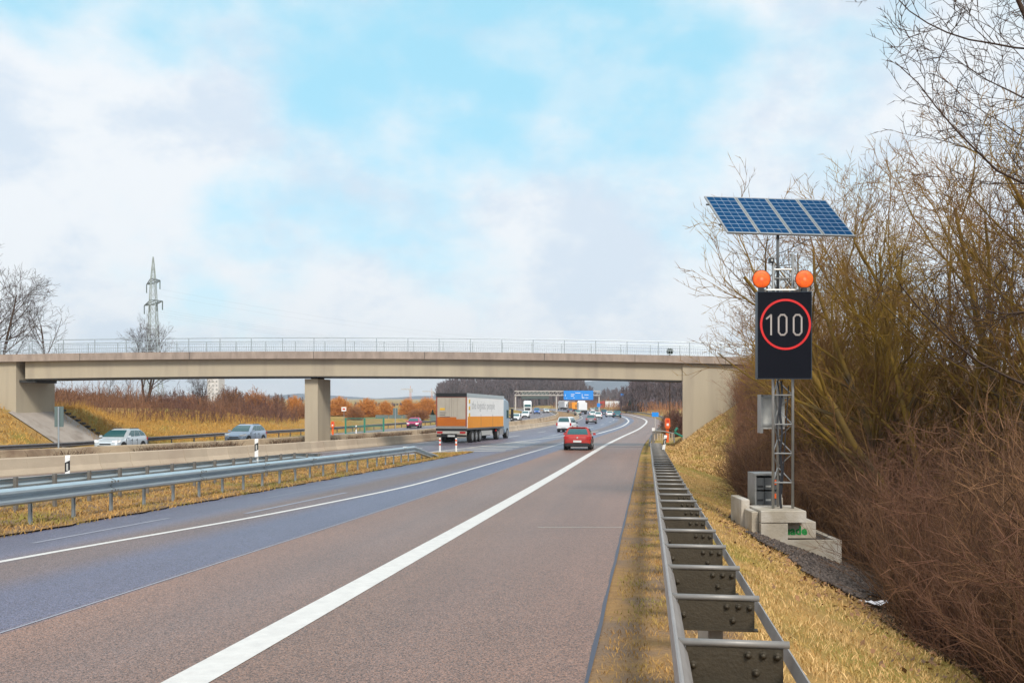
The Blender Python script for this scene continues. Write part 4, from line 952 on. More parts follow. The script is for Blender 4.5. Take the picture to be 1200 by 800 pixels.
def lorry(label, X_, Y_, hd, body, cabp, L_=13.6, cab=True, H_=4.0, grp='trucks in the far traffic', near=False, flip=False):
    t = thing('truck', label, 'truck', (X_, Y_, float(zr(Y_))+.025), -hd, grp); sl = math.atan(float(zr(Y_+5)-zr(Y_-5))/10)*math.cos(hd); t.rotation_euler = (sl, 0, -hd)
    w = 1.275; z0, z1 = 1.18, H_
    # origin: rear ground centre of the trailer, +y forward
    part('cargo_box', MB().box((-w+.02, .02, z0), (w-.02, L_, z1-.1)), 'curt' if near else body, t)
    if near:
        for k in (-1, 1):
            x0, x1 = sorted((k*(w-.02), k*(w+.0)))
            h = part('side_curtain', MB().box((x0, .55, 1.98+.0), (x1, L_-.12, z1-.3)), 'curt', t)
            n = 3
            for i in range(n):
                a, b = .35+(L_-.5)*i/n, .35+(L_-.5)*(i+1)/n-.05
                part('orange_panel', MB().box((min(k*(w-.018), k*(w+.006)), a, z0+.02), (max(k*(w-.018), k*(w+.006)), b, 2.13+.0)), 'orange', t)
            for i in range(1, 3): part('curtain_seam', MB().box((min(k*w, k*(w+.012)), .35+(L_-.5)*i/n-.05, z0), (max(k*w, k*(w+.012)), .35+(L_-.5)*i/n-.01, 2.3)), 'btext', t)
            part('roof_edge', MB().box((min(k*(w-.05), k*(w+.02)), 0, z1-.29), (max(k*(w-.05), k*(w+.02)), L_, z1)), 'roofs', t)
            part('skirt_rail', MB().box((min(k*(w-.05), k*(w+.012)), 0, z0-.12), (max(k*(w-.05), k*(w+.012)), L_, z0+.02)), 'dgrey', t)
        me = text_mesh('the logistic people', .95, 'gtext', .002)
        me.transform(Matrix.Translation(Vector((w+.008, 1.55, 2.75))) @ Matrix.Rotation(R(90), 4, 'Z') @ Matrix.Rotation(R(90), 4, 'X') @ Matrix.Scale(1.18, 4, (1, 0, 0))); link('side_lettering', me, t)
        mb = MB()
        for k, h_ in enumerate((1.0, .55, .5)): mb.cbox((w+.005, .8, 3.35-.55*k), (.012, .45, .30))
        part('yellow_mark', mb, 'ytext', t)
        # rear: frame, doors, lower orange field, top dark edge
        part('door_leaf', MB().box((-w+.10, -.03, z0+.16), (-.01, .02, z1-.34)), 'door', t); part('door_leaf', MB().box((.01, -.03, z0+.16), (w-.10, .02, z1-.34)), 'door', t)
        part('orange_field', MB().box((-w+.105, -.037, z0+.18), (.42, -.031, z0+.90)), 'dorange', t); part('orange_field', MB().box((.42, -.037, z0+.18), (w-.105, -.031, z0+.74)), 'dorange', t)
        mb = MB(); mb.box((-w, -.05, z0), (-w+.095, .03, z1-.3)); mb.box((w-.095, -.05, z0), (w, .03, z1-.3)); mb.box((-w+.096, -.05, z1-.335), (w-.096, .03, z1-.3)); M['dframe'] = mat('red_brown_frame', (.28, .07, .045), rough=.5); part('door_frame', mb, 'dframe', t)
        part('rear_header', MB().box((-w, -.06, z1-.298), (w, .03, z1)), 'black', t)
        mb = MB()
        for x in (-.5, -.16, .16, .5): mb.bar((x, -.05, z0+.95), (x, -.05, z1-.34), .014, 5)
        part('lock_rods', mb, 'door', t)
        mb = MB(); mb.cbox((-.75, -.04, 2.72), (.42, .006, .17)); part('yellow_mark', mb, 'ytext', t)
        mb = MB()
        for i, l_ in enumerate((.55, .45, .85)): mb.cbox((-.97+l_/2, -.04, 2.44-i*.17), (l_, .006, .05))
        part('small_lettering', mb, 'btext', t)
        part('sill', MB().box((-w, -.06, z0-.02), (w, .05, z0+.14)), 'alu', t)
        part('rear_underframe', MB().box((-w, -.05, z0-.20), (w, .1, z0-.02)), 'black', t)
        part('bumper_bar', MB().box((-w+.05, -.02, .50), (w-.05, .1, .66)), 'black', t)
        part('light_bar', MB().box((-w+.04, -.06, .74), (w-.04, .06, .96)), 'lightgrey', t)
        for k in (-1, 1): part('tail_light', MB().box((min(k*.72, k*1.18), -.075, .77), (max(k*.72, k*1.18), -.061, .93)), 'tail', t)
        part('number_plate', MB().box((-.3, -.05, .50), (.3, -.021, .64)), 'plateno', t)
        mb = MB(); mb.box((-.45, .1, .85), (-.3, L_, 1.17)); mb.box((.3, .1, .85), (.45, L_, 1.17)); part('chassis', mb, 'dgrey', t)
        part('side_guard', MB().box((w-.12, 5.1, .5), (w-.08, 9.2, .9)), 'lightgrey', t); part('tool_box', MB().box((w-.6, 5.3, .45), (w-.13, 8.6, 1.15)), 'black', t)
    else:
        part('rear_door', MB().box((-w+.1, -.03, z0+.1), (w-.1, .02, z1-.2)), body, t)
        part('rear_underframe', MB().box((-w, -.05, .5), (w, .1, z0-.02)), 'black', t)
        part('chassis', MB().box((-.5, .2, .6), (.5, L_, 1.17)), 'dgrey', t)
    ax = (1.9, 3.2, 4.5) if L_ > 9 else (1.6,)
    for y in ax:
        for k in (-1, 1): wheel(t, k*(w-.2), y, .5, .38, k)
    if cab:
        y0 = L_+.35; 
        mb = MB(); rings = []
        for y, a, b, ww in ((y0, .9, 3.75, 1.2), (y0+.5, .55, 3.8, 1.24), (y0+1.8, .45, 3.6, 1.24), (y0+2.2, .42, 2.9, 1.22), (y0+2.35, .42, 1.9, 1.18)): rings.append(cring(y, ww, a, b, .1, .15, .08))
        mb.loft(rings); part('cab', mb, cabp, t)
        part('windscreen', MB().add([(-1.05, y0+2.385, 2.0), (1.05, y0+2.385, 2.0), (1.0, y0+2.235, 2.86), (-1.0, y0+2.235, 2.86)], [(0, 1, 2, 3)]), 'glass', t)
        for k in (-1, 1):
            part('side_window', MB().box((min(k*1.236, k*1.252), y0+1.0, 1.95), (max(k*1.236, k*1.252), y0+1.95, 2.7)), 'glass', t)
            mb = MB(); mb.cbox((k*1.52, y0+2.25, 2.35), (.28, .16, .95), taper=.03); mb.bar((k*1.2, y0+2.1, 2.85), (k*1.5, y0+2.25, 2.8), .03, 6); mb.bar((k*1.2, y0+2.1, 1.95), (k*1.5, y0+2.25, 1.95), .03, 6); part('mirror', mb, 'black', t)
            for yy in ((y0+1.3), (L_-2.3)): wheel(t, k*1.07, yy, .5, .36, k)
            part('mudguard', MB().box((min(k*.85, k*1.25), L_-2.95, 1.0), (max(k*.85, k*1.25), L_-1.6, 1.14)), 'dgrey', t)
            part('fuel_tank', MB().box((min(k*.7, k*1.2), L_-1.35, .42), (max(k*.7, k*1.2), L_+.2, 1.0)), 'alu', t)
            part('headlight', MB().box((min(k*.75, k*1.12), y0+2.3, .62), (max(k*.75, k*1.12), y0+2.40, .85)), 'head', t)
            if near: part('marker_light', MB().box((min(k*1.15, k*1.27), L_-3.05, .78), (max(k*1.15, k*1.27), L_-2.96, .92)), 'tail', t)
        part('grille', MB().box((-.9, y0+2.36, .95), (.9, y0+2.40, 1.7)), 'black', t)
        part('wind_deflector', MB().add([(-1.1, y0+.1, 3.7), (1.1, y0+.1, 3.7), (1.1, y0+1.5, 3.6), (-1.1, y0+1.5, 3.6), (-1.05, y0+.1, 4.0), (1.05, y0+.1, 4.0), (1.0, y0+.9, 3.85), (-1, y0+.9, 3.85)], [(0, 3, 2, 1), (4, 5, 6, 7), (0, 1, 5, 4), (1, 2, 6, 5), (2, 3, 7, 6), (3, 0, 4, 7)]), cabp, t)
    return t
hd = math.atan2(2.86, 13.4)
cx_, cy_ = at(547, 77.0)-1.275*math.cos(hd), 77.0+1.275*math.sin(hd)
M['cabp'] = mat('pale_blue_cab', (.28, .38, .47), rough=.4)
lorry('curtain sided truck with white and orange tarpaulin driving away just beyond the bridge', cx_, cy_, hd, 'curt', 'cabp', near=True, grp=None)
lorry('white box van truck driving away in the middle of the far traffic', at(683, 285), 285, R(0), 'wht', 'wht', L_=5.0, H_=3.5)
lorry('orange truck in the far traffic left of the white box van', at(674.5, 330), 330, R(-6), 'orange', 'grey', L_=7, H_=3.6)
lorry('white lorry heading away below the blue gantry sign', at(665, 410), 410, R(-12), 'wht', 'wht', L_=9)
lorry('white and red lorry oncoming on the opposite carriageway', at(617.5, 322), 322, PI, 'roofs', 'wht', L_=12)
lorry('red tractor with pale trailer standing sideways right of the gantry', at(727, 425), 425, R(-80), 'wht', 'red', L_=6.5)

# ---------------------------------------------------------------- gantry with signs
Y = 340.; s = F/Y; gp_ = lambda px, py, dy=0: ((px-600)/s, Y+dy, CH+(470-py)/s)
t = thing('sign_gantry', 'pale steel gantry across the far motorway carrying a wide blue direction sign', 'gantry', ((652-600)/s, Y, float(zr(Y))))
for px in (604, 652, 702):
    part('post', MB().box(((px-600)/s-.22, Y-.2, float(zr(Y))), ((px-600)/s+.22, Y+.2, CH+(470-463.3)/s)), 'gantry', t, world=True)
mb = MB(); xa, xb = (603-600)/s, (703-600)/s; zt1, zb1 = CH+(470-458.2)/s, CH+(470-463)/s
for z in (zt1, zb1): mb.box((xa, Y-.6, z-.16), (xb, Y-.35, z+.16)); mb.box((xa, Y+.35, z-.16), (xb, Y+.6, z+.16))
n = 22
for k in range(n):
    a, b = xa+(xb-xa)*k/n, xa+(xb-xa)*(k+1)/n; mb.bar((a, Y-.5, zb1), (b, Y-.5, zt1), .07, 5); mb.bar((b, Y-.5, zb1), (b, Y-.5, zt1), .07, 5)
part('beam', mb, 'gantry', t, world=True)
bs = part('blue_sign', MB().box(((660.5-600)/s, Y-.85, CH+(470-468.3)/s), ((695-600)/s, Y-.7, CH+(470-457.5)/s)), 'sblue', t, world=True)
mb = MB()
for px, py, w_, h_ in ((662.3, 463, .5, 2.2), (663.6, 466.3, .7, .5), (672.5, 466, .9, 1.0), (671, 462, 4.2, .7), (670.5, 464, 3.2, .6), (682, 464, .5, 5), (683.5, 465.8, 2.4, .9), (687, 462.5, 5, .7), (687.5, 465.8, 3.2, .6), (677, 460.3, 6, .6)):
    mb.box(((px-600)/s-w_/2/s*1.0, Y-.86, CH+(470-py)/s-h_/2/s), ((px-600)/s+w_/2/s, Y-.851, CH+(470-py)/s+h_/2/s))
part('sign_lettering', mb, 'wpl', t, world=True)
part('sign_back', MB().box(((611-600)/s, Y+.7, CH+(470-467.5)/s), ((643.5-600)/s, Y+.85, CH+(470-458)/s)), 'sgback', t, world=True)
def bsign(px, py, w_, h_, Y, lb):
    s = F/Y; x = (px-600)/s; z = float(gz(x, Y)); t = thing('road_sign', lb, 'road sign', (x, Y, z)); zc = CH+(470-py)/s-z
    part('panel', MB().box((-w_/2, -.05, zc-h_/2), (w_/2, .02, zc+h_/2)), 'sblue', t); part('pole', MB().bar((0, .1, 0), (0, .1, zc), .07, 6), 'gantry', t)
bsign(730, 462.5, 1.5, .8, 330, 'small blue sign on a pole before the dark wood right of the gantry')
bsign(701.5, 474.5, 1.1, 1.3, 330, 'small blue sign at the right foot of the gantry')
bsign(767.8, 485.5, .9, .6, 130, 'small blue sign at the curved guardrail beyond the bridge')
# ---------------------------------------------------------------- vegetation
def branchy(seed, spec, start, sides=3, rmin=.0078):
    """spec per level: (children, length, radius ratio, spread, up, wiggle, segs)"""
    r = random.Random(seed); T = []; C_ = []
    def grow(p, d, L_, rad, lev, store):
        n = spec[lev]['seg']; st = L_/n; pts = [p]; dirs = [d]
        for i in range(n):
            d = (d+Vector((r.gauss(0, 1), r.gauss(0, 1), r.gauss(0, 1)))*spec[lev]['wig']+Vector((0, 0, spec[lev]['up']))).normalized()
            q_ = p+d*st; a = rad*(1-.72*i/n); b = rad*(1-.72*(i+1)/n); (T if lev < 2 else C_).append((p, q_, a, b)); p = q_; pts.append(p); dirs.append(d)
        if lev+1 < len(spec):
            k = spec[lev+1]['n']
            for c in range(k):
                f = spec[lev+1]['from']+(1-spec[lev+1]['from'])*(c+r.random())/k; i = min(n-1, int(f*n)); g_ = f*n-i
                pp = pts[i].lerp(pts[i+1], g_); dd = dirs[i+1]; o = dd.orthogonal().normalized(); o = Matrix.Rotation(r.random()*6.283, 3, dd) @ o
                a = spec[lev+1]['ang']*(.7+.6*r.random()); nd = (dd*math.cos(a)+o*math.sin(a)).normalized()
                grow(pp, nd, spec[lev+1]['len']*(.6+.7*r.random())*(1.15-.55*f), max(rad*(1-.7*f)*spec[lev+1]['rr'], rmin), lev+1, store)
    for p, d, L_, rad in start: grow(Vector(p), Vector(d).normalized(), L_, rad, 0, None)
    return T, C_
def arr(sg_): return [np.array([tuple(s_[i]) for s_ in sg_]) for i in (0, 1)]+[np.array([s_[i] for s_ in sg_]) for i in (2, 3)]
def tree_proto(name, seed, spec, start, bark, twig, label, cat='tree', loc=(0, 0, -50), ts=5, thick=1.0, group=None):
    T, C_ = branchy(seed, spec, start, rmin=.0045 if cat == 'shrub' else .0072); t = thing(name, label, cat, loc, 0, group)
    a = arr(T); link('trunk', segmesh('trunk', *a, bark, ts), t)
    a = arr(C_); a[2] = a[2]*thick; a[3] = a[3]*thick; link('crown', segmesh('crown', *a, twig, 3), t); return t
def lv(n, L_, rr, ang, up, wig, seg, fr=.25): return {'n': n, 'len': L_, 'rr': rr, 'ang': ang, 'up': up, 'wig': wig, 'seg': seg, 'from': fr}
# multi-stemmed mossy trees of the right-hand thicket
spA = [lv(0, 0, 1, 0, .03, .10, 9), lv(9, 3.5, .56, .66, .055, .10, 7, .2), lv(6, 1.8, .55, .62, .05, .11, 5, .15), lv(5, .85, .65, .6, .04, .13, 3, .1), lv(3, .28, .8, .6, .03, .12, 1, .2)]
def stems(seed, n, H, lean, r0, spreadr=.5):
    r = random.Random(seed); o = []
    for k in range(n):
        a = 6.283*(k+r.random()*.7)/n; l_ = lean*(.5+.8*r.random()); o.append(((spreadr*math.cos(a)*.5, spreadr*math.sin(a)*.5, -.3), (math.cos(a)*l_, math.sin(a)*l_, 1), H*(.75+.35*r.random()), r0*(.7+.5*r.random())))
    return o
protoA = [tree_proto('mossy_tree', 11+k, spA, stems(21+k, n, 8.2, .36, .115), 'bark', 'twig', 'x', group='mossy multi-stemmed trees in the right hand thicket') for k, n in enumerate((6, 5, 7))]
rt = [ # x, y, scale, proto, label
 (9.9, 26.2, 1.0, 0, 'mossy multi-stemmed tree directly right of the solar panels'),
 (10.1, 29.0, .92, 1, 'mossy tree behind the mast of the speed sign'),
 (12.4, 28.0, 1.15, 2, 'tall mossy tree two stems back from the solar panels, right of them'),
 (11.0, 24.2, 1.12, 1, 'mossy tree with thick forked stems standing in the middle of the thicket'),
 (12.2, 36.0, .95, 2, 'mossy tree left behind the speed board'),
 (15.6, 49.0, .9, 2, 'bare tree standing before the right bridge abutment'),
 (14.2, 24.0, 1.25, 2, 'tall tree near the right picture edge, middle height'),
 (18.0, 54.0, .95, 1, 'tree at the edge of the bank right of the abutment'),
 (13.4, 18.2, .95, 0, 'nearer mossy tree low right of the concrete blocks'),
]
for k, (x, y, s_, p, lb) in enumerate(rt):
    if k < 3:
        o = protoA[p]; o.location = gp(x, y); o.rotation_euler = (0, 0, k*2.1); o.scale = (s_,)*3; o['label'] = lb
    else: copy_tree(protoA[p], gp(x, y), k*1.7+.4, lb, s_)
# the big dark tree outside the frame whose limbs arch in at the upper right
spB = [lv(0, 0, 1, 0, .012, .07, 9), lv(16, 4.6, .42, 1.05, .05, .10, 9, .25), lv(9, 1.9, .5, .75, .045, .15, 5, .12), lv(7, .75, .65, .7, .03, .17, 3, .08), lv(3, .25, .8, .65, .03, .12, 1, .2)]
ob = tree_proto('overhanging_tree', 77, spB, [((0, 0, -.3), (-.16, .1, 1), 12.5, .15), ((.2, .1, -.3), (-.24, -.05, 1), 11.8, .12), ((.3, .3, -.3), (-.05, .4, 1), 12, .12)], 'barkd', 'barkd', 'large dark tree at the right picture edge with limbs arching over the thicket from above')
ob.location = gp(13.6, 18.5); ob.scale = (1.12,)*3
# medium bare shrubs filling the thicket
spS = [lv(0, 0, 1, 0, .02, .09, 6), lv(6, 1.3, .55, .55, .04, .10, 4, .15), lv(5, .65, .55, .6, .02, .12, 3, .1), lv(3, .3, .7, .6, .02, .12, 1, .1)]
protoS = [tree_proto('bare_shrub', 31+k, spS, stems(41+k, 15, 3.1, .55, .020, 1.2), 'brush', 'brush', 'x', 'shrub', ts=3, group='bare brown shrubs of the right hand thicket') for k in range(3)]
rs = random.Random(5); k = 0; used = 0
for y in np.arange(8.5, 58, 1.45):
    e = edge_b(float(y)); nacross = 6 if y < 30 else 5
    for j in range(nacross):
        x = e+1.0+j*1.75+rs.uniform(-.5, .5); yy = float(y)+rs.uniform(-.6, .6)
        if x > .62*yy+3 : continue
        if 19 < yy < 23.5 and x < 8.4: continue
        if yy < 20.5 and x-1.25 < .356*yy: continue
        if yy > 44 and x < 10.2+(yy-44)*.08: continue
        s_ = rs.uniform(.85, 1.25)*(1.0 if j else .7)*(1.0 if yy < 40 else .8)
        lb = 'bare brown shrub among many alike in the thicket right of the grass slope'
        if used < 3: o = protoS[used]; o.location = gp(x, yy); o.scale = (s_,)*3; o['label'] = lb; used += 1
        else: copy_tree(protoS[rs.randrange(3)], gp(x, yy), rs.random()*6.28, lb, s_)
# fine undergrowth: arching canes, one mass
def canes(n, sampler, Lr, lean, r0, seed, name, m, segs=4, side=2, kind='stuff', rad_end=.3):
    g_ = np.random.default_rng(seed); x, y = sampler(g_, n); z = gz(x, y)
    a = g_.uniform(0, 6.283, n); l_ = np.abs(g_.normal(0, lean, n)); d = np.stack([np.cos(a)*l_, np.sin(a)*l_, np.ones(n)], 1); d /= np.linalg.norm(d, axis=1, keepdims=True)
    L_ = g_.uniform(*Lr, n)*(.62+.62*(.5+.5*np.sin(x*.83+y*.31)*np.sin(y*.47-x*.29+1))); P = np.stack([x, y, z-.03], 1); A, B, ra, rb = [], [], [], []
    rad = r0*g_.uniform(.6, 1.4, n)
    for s_ in range(segs):
        d = d+g_.normal(0, .10, (n, 3))-np.array([0, 0, .05*s_]); d /= np.linalg.norm(d, axis=1, keepdims=True)
        Q = P+d*(L_/segs)[:, None]; f0, f1 = 1-(1-rad_end)*s_/segs, 1-(1-rad_end)*(s_+1)/segs
        A.append(P); B.append(Q); ra.append(rad*f0); rb.append(rad*f1)
        if s_ > 0:
            for c in range(side):
                e = d+g_.normal(0, .55, (n, 3)); e /= np.linalg.norm(e, axis=1, keepdims=True); t_ = g_.uniform(0, 1, (n, 1)); O = P+(Q-P)*t_
                A.append(O); B.append(O+e*(L_*g_.uniform(.1, .28, n))[:, None]); ra.append(rad*.5); rb.append(rad*.25)
        P = Q
    o = link(name, segmesh(name, np.concatenate(A), np.concatenate(B), np.concatenate(ra), np.concatenate(rb), m, 3)); return tag(o, kind=kind)
ebv = np.vectorize(edge_b)
def s_near(g_, n):
    y = 7+g_.random(n)**1.3*36; x = ebv(y)+g_.exponential(2.6, n); ok = ~((y > 18.3) & (y < 23.2) & (x < 7.7)); ok &= ~((y < 21) & (x-.55 < .352*y) & (y > 12)); ok &= x < .62*y+3
    return x[ok][:n], y[ok][:n]
def wrap(s):
    def f(g_, n):
        x, y = s(g_, int(n*1.6)); x, y = x[:n], y[:n]
        if len(x) < n: x = np.resize(x, n); y = np.resize(y, n)
        return x, y
    return f
tag(canes(9500, wrap(s_near), (.6, 2.5), .55, .007, 3, 'undergrowth_twigs', 'brush'), 'fine tangle of bare brown canes filling the thicket on the right', 'undergrowth')
def s_bank(g_, n):
    y = 40+g_.random(n)*30; x = thickX(y)+3.45+np.interp(y, [40, 58, 66, 72], [3.5, 5.2, 6.1, 6.4])+g_.exponential(3, n); return x, y
tag(canes(3800, wrap(s_bank), (.9, 2.6), .4, .011, 4, 'bank_brush_twigs', 'red_brush', side=3), 'reddish brown brush covering the bank before the right abutment', 'undergrowth')

# ---- left side vegetation
def s_left(g_, n):
    y = 76+g_.random(n)*50; d_ = np.interp(y, [70, 78, 90, 126], [6.5, 7, 5.5, 3.5]); x = frX(y)-d_-g_.random(n)*26; k = x < -.222*y; return x[k], y[k]
tag(canes(6500, wrap(s_left), (.6, 2.3), .3, .02, 8, 'bank_brush_twigs', 'red_brush', side=3, rad_end=.5), 'red brown brush behind the grassy bank left of the bridge pier', 'undergrowth')
def s_left2(g_, n):
    y = 125+g_.random(n)*90; x = frX(y)-5-g_.random(n)*60; k = x < -.24*y; return x[k], y[k]
tag(canes(5000, wrap(s_left2), (.9, 3.0), .25, .04, 9, 'distant_brush_twigs', 'red_brush', side=3, rad_end=.5), 'brown brush line far beyond the opposite carriageway', 'undergrowth')
def s_straw(g_, n):
    y = 70+g_.random(n)**1.2*60; x = frX(y)-.9-g_.random(n)*np.interp(y, [70, 90, 130], [9, 7, 5]); return x, y
tag(canes(9000, wrap(s_straw), (.2, .75), .3, .012, 10, 'tall_straw_grass', 'straw', segs=2, side=0, rad_end=.3), 'tall straw coloured grass on the far bank', 'grass')
def s_far(g_, n):
    y = 235+g_.random(n)*240; x = thickX(y)+6+g_.random(n)*70; k = ~((y < 300) & (x > thickX(y)+12)); return x[k], y[k]
tag(canes(4500, wrap(s_far), (1.0, 3.2), .3, .05, 12, 'far_verge_brush_twigs', 'rust_brush', side=3, rad_end=.5), 'rust brown brush right of the far motorway before the dark wood', 'undergrowth')
def s_far2(g_, n):
    y = 440+g_.random(n)*90; x = -45+g_.random(n)*110; k = (x < frX(y)-3) | (x > thickX(y)+6); return x[k], y[k]
tag(canes(3000, wrap(s_far2), (1.5, 4.0), .3, .06, 13, 'far_verge_brush_twigs', 'red_brush', side=3, rad_end=.5), 'brown brush at the foot of the distant wood behind the gantry', 'undergrowth')
# bare trees left
spL = [lv(0, 0, 1, 0, .01, .04, 8), lv(9, 4.2, .5, .75, .05, .08, 6, .28), lv(6, 2.0, .5, .65, .04, .1, 4, .15), lv(5, .95, .6, .6, .02, .12, 3, .1), lv(3, .4, .7, .6, .02, .1, 1, .2)]
protoL = [tree_proto('bare_tree', 61+k, spL, st_, 'barkd', 'barkd', 'x', thick=1.5, group='bare dark trees left of the motorway') for k, st_ in enumerate((
   [((0, 0, -.3), (.03, .0, 1), 9.0, .20)], [((0, 0, -.3), (.2, .1, 1), 8.5, .17), ((.1, 0, -.3), (-.25, .1, 1), 8.2, .15), ((0, .1, -.3), (.05, -.3, 1), 8.0, .13)]))]
def lt(px, base, top, Y, p, lb, rz=0):
    x = (px-600)/F*Y; z = float(gz(x, Y)); H_ = CH+(470-top)/F*Y-z; s_ = H_/10.2
    return x, Y, z, s_, p, lb, rz
lts = [lt(172, 0, 376, 96, 1, 'bare tree in front of the power pylon, its crown above the bridge deck', 1.0), lt(128, 0, 440, 98, 0, 'bare tree left of the pylon seen under the bridge', 2.2), lt(150, 0, 446, 104, 0, 'thin bare tree between the two trees under the bridge', 4.), lt(235, 0, 437, 100, 1, 'yellowish bare tree right of the pylon seen under the bridge', .3),
 lt(-8, 0, 302, 90, 1, 'large bare tree at the left picture edge above the bridge', 3.3), lt(52, 0, 362, 108, 0, 'smaller bare tree right of the large one at the left picture edge', 5.0), lt(-60, 0, 330, 86, 1, 'bare tree partly outside the left picture edge', 1.9)]
for k, (x, Y, z, s_, p, lb, rz) in enumerate(lts):
    if lb.startswith('bare tree in front'): o = protoL[1]; o.location = (x, Y, z); o.scale = (s_,)*3; o['label'] = lb; o.rotation_euler = (0, 0, rz)
    elif lb.startswith('bare tree left'): o = protoL[0]; o.location = (x, Y, z); o.scale = (s_,)*3; o['label'] = lb; o.rotation_euler = (0, 0, rz)
    else: copy_tree(protoL[p], (x, Y, z), rz, lb, s_)
# rounded orange and rust shrubs in the middle distance
def shrub_mesh(seed, n, rr, hh, m, r0=.02):
    g_ = np.random.default_rng(seed); a = g_.uniform(0, 6.283, n); ph = np.arccos(g_.uniform(0, 1, n)); k = g_.uniform(.75, 1.08, n)
    top = np.stack([rr*k*np.sin(ph)*np.cos(a), rr*k*np.sin(ph)*np.sin(a), hh*k*np.cos(ph)+.15], 1)
    st = np.stack([g_.normal(0, rr*.12, n), g_.normal(0, rr*.12, n), np.zeros(n)], 1); mid = st+(top-st)*.55+g_.normal(0, .12, (n, 3))
    A, B, ra, rb = [st, mid], [mid, top], [np.full(n, r0*1.2), np.full(n, r0)], [np.full(n, r0), np.full(n, r0*.4)]
    for _ in range(5):
        t_ = g_.uniform(.2, 1, (n, 1)); O = mid+(top-mid)*t_; e = g_.normal(0, 1, (n, 3))+np.array([0, 0, .7]); e /= np.linalg.norm(e, axis=1, keepdims=True)
        A.append(O); B.append(O+e*g_.uniform(.25, .6, (n, 1))*hh*.22); ra.append(np.full(n, r0*.7)); rb.append(np.full(n, r0*.35))
    return segmesh('twigs', np.concatenate(A), np.concatenate(B), np.concatenate(ra), np.concatenate(rb), m, 3)
so_ = {m: shrub_mesh(90+i, 620, 2.0, 3.2, m, .034) for i, m in enumerate(('or_brush', 'rust_brush', 'red_brush'))}
def shrub(px, top, Y, m, w, lb, grp='leafless orange and rust shrubs beyond the opposite carriageway'):
    x = (px-600)/F*Y; z = float(gz(x, Y)); H_ = CH+(470-top)/F*Y-z; t = thing('round_shrub', lb, 'shrub', (x, Y, z), px*.7, grp)
    o = link('twigs', so_[m], t); o.scale = (w/2/F*Y/2.0, w/2/F*Y/2.0, H_/3.4); return t
for a in ((345, 463, 170, 'or_brush', 26, 'bright orange shrub just left of the bridge pier'), (398, 464, 190, 'or_brush', 34, 'orange shrub just right of the pier'), (430, 466, 180, 'or_brush', 34, 'broad orange shrub behind the green mesh fence'), (452, 469, 185, 'or_brush', 24, 'orange shrub right of the mesh fence'),
 (478, 466, 200, 'or_brush', 26, 'orange shrub right of the small grey sign'), (500, 465, 210, 'or_brush', 32, 'orange shrub just left of the truck'), (378, 468, 200, 'rust_brush', 30, 'rust coloured shrub partly behind the pier'), (416, 474, 150, 'rust_brush', 24, 'low rust shrub behind the white and red sign'),
 (300, 455, 135, 'rust_brush', 44, 'reddish shrub above the blue silver car'), (270, 452, 128, 'red_brush', 44, 'purple brown shrub left of the reddish one'), (325, 462, 150, 'red_brush', 30, 'dark shrub between reddish and orange ones'), (222, 462, 112, 'rust_brush', 52, 'rust shrub at the foot of the yellowish tree'),
 (195, 466, 115, 'red_brush', 40, 'brown shrub right of the bare trees'), (110, 460, 100, 'red_brush', 44, 'brown shrub right of the left abutment'), (75, 455, 92, 'red_brush', 46, 'dark brown shrub hugging the left abutment'), (490, 478, 160, 'rust_brush', 30, 'low rust shrub above the magenta car'), (357, 470, 160, 'rust_brush', 22, 'small rust shrub at the left edge of the pier')):
    shrub(*a)
# verge shrubs on the right beyond the bridge
for a in ((792, 478, 95, 'red_brush', 34, 'brown shrub by the right abutment beyond the bridge'), (786, 482, 112, 'red_brush', 30, 'brown shrub behind the orange phone'), (750, 474, 320, 'red_brush', 60, 'brown shrub behind the far curve of the guardrail')):
    shrub(*a, grp='brown shrubs right of the motorway beyond the bridge')

# ---- distant woods, hills
def ridge(name, pts, Y0, depth, m, zb=-6, rough=1.0, seed=1):
    r = random.Random(seed); mb = MB(); rows = [[], [], []]
    xs_ = np.linspace(pts[0][0], pts[-1][0], 260); a = [p[0] for p in pts]; b = [p[1] for p in pts]
    for x in xs_:
        z = float(np.interp(x, a, b))+rough*(math.sin(x*.013+seed)*.5+math.sin(x*.051)*.3+r.uniform(-.4, .4))
        rows[0].append((x, Y0-depth*.4, zb)); rows[1].append((x, Y0, z)); rows[2].append((x, Y0+depth, z*.7))
    mb.loft(rows, closed=False); return tag(link(name, mb.mesh(name, m, True)), kind='structure')
def rp(l, Y): return [((px-600)/F*Y, CH+(470-py)/F*Y) for px, py in l]
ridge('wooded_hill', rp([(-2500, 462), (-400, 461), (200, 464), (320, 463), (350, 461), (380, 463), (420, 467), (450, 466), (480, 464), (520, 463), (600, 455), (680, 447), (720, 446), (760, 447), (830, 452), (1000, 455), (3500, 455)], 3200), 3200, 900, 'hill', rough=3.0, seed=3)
ridge('farmland_rise', rp([(-900, 474), (100, 474), (420, 474), (450, 472), (480, 470), (560, 469), (640, 474), (700, 476), (760, 474), (2000, 472)], 1100), 1100, 200, 'field', rough=.5, seed=4)
ridge('wood_floor_rise', rp([(515, 478), (540, 466), (575, 460), (600, 452), (650, 450), (690, 456), (706, 472)], 720), 720, 60, 'forest2', rough=1.5, seed=5)
ridge('wood_floor_rise', rp([(724, 478), (735, 466), (765, 456), (800, 452), (900, 450), (1300, 450)], 420), 420, 60, 'forest2', rough=1.0, seed=6)
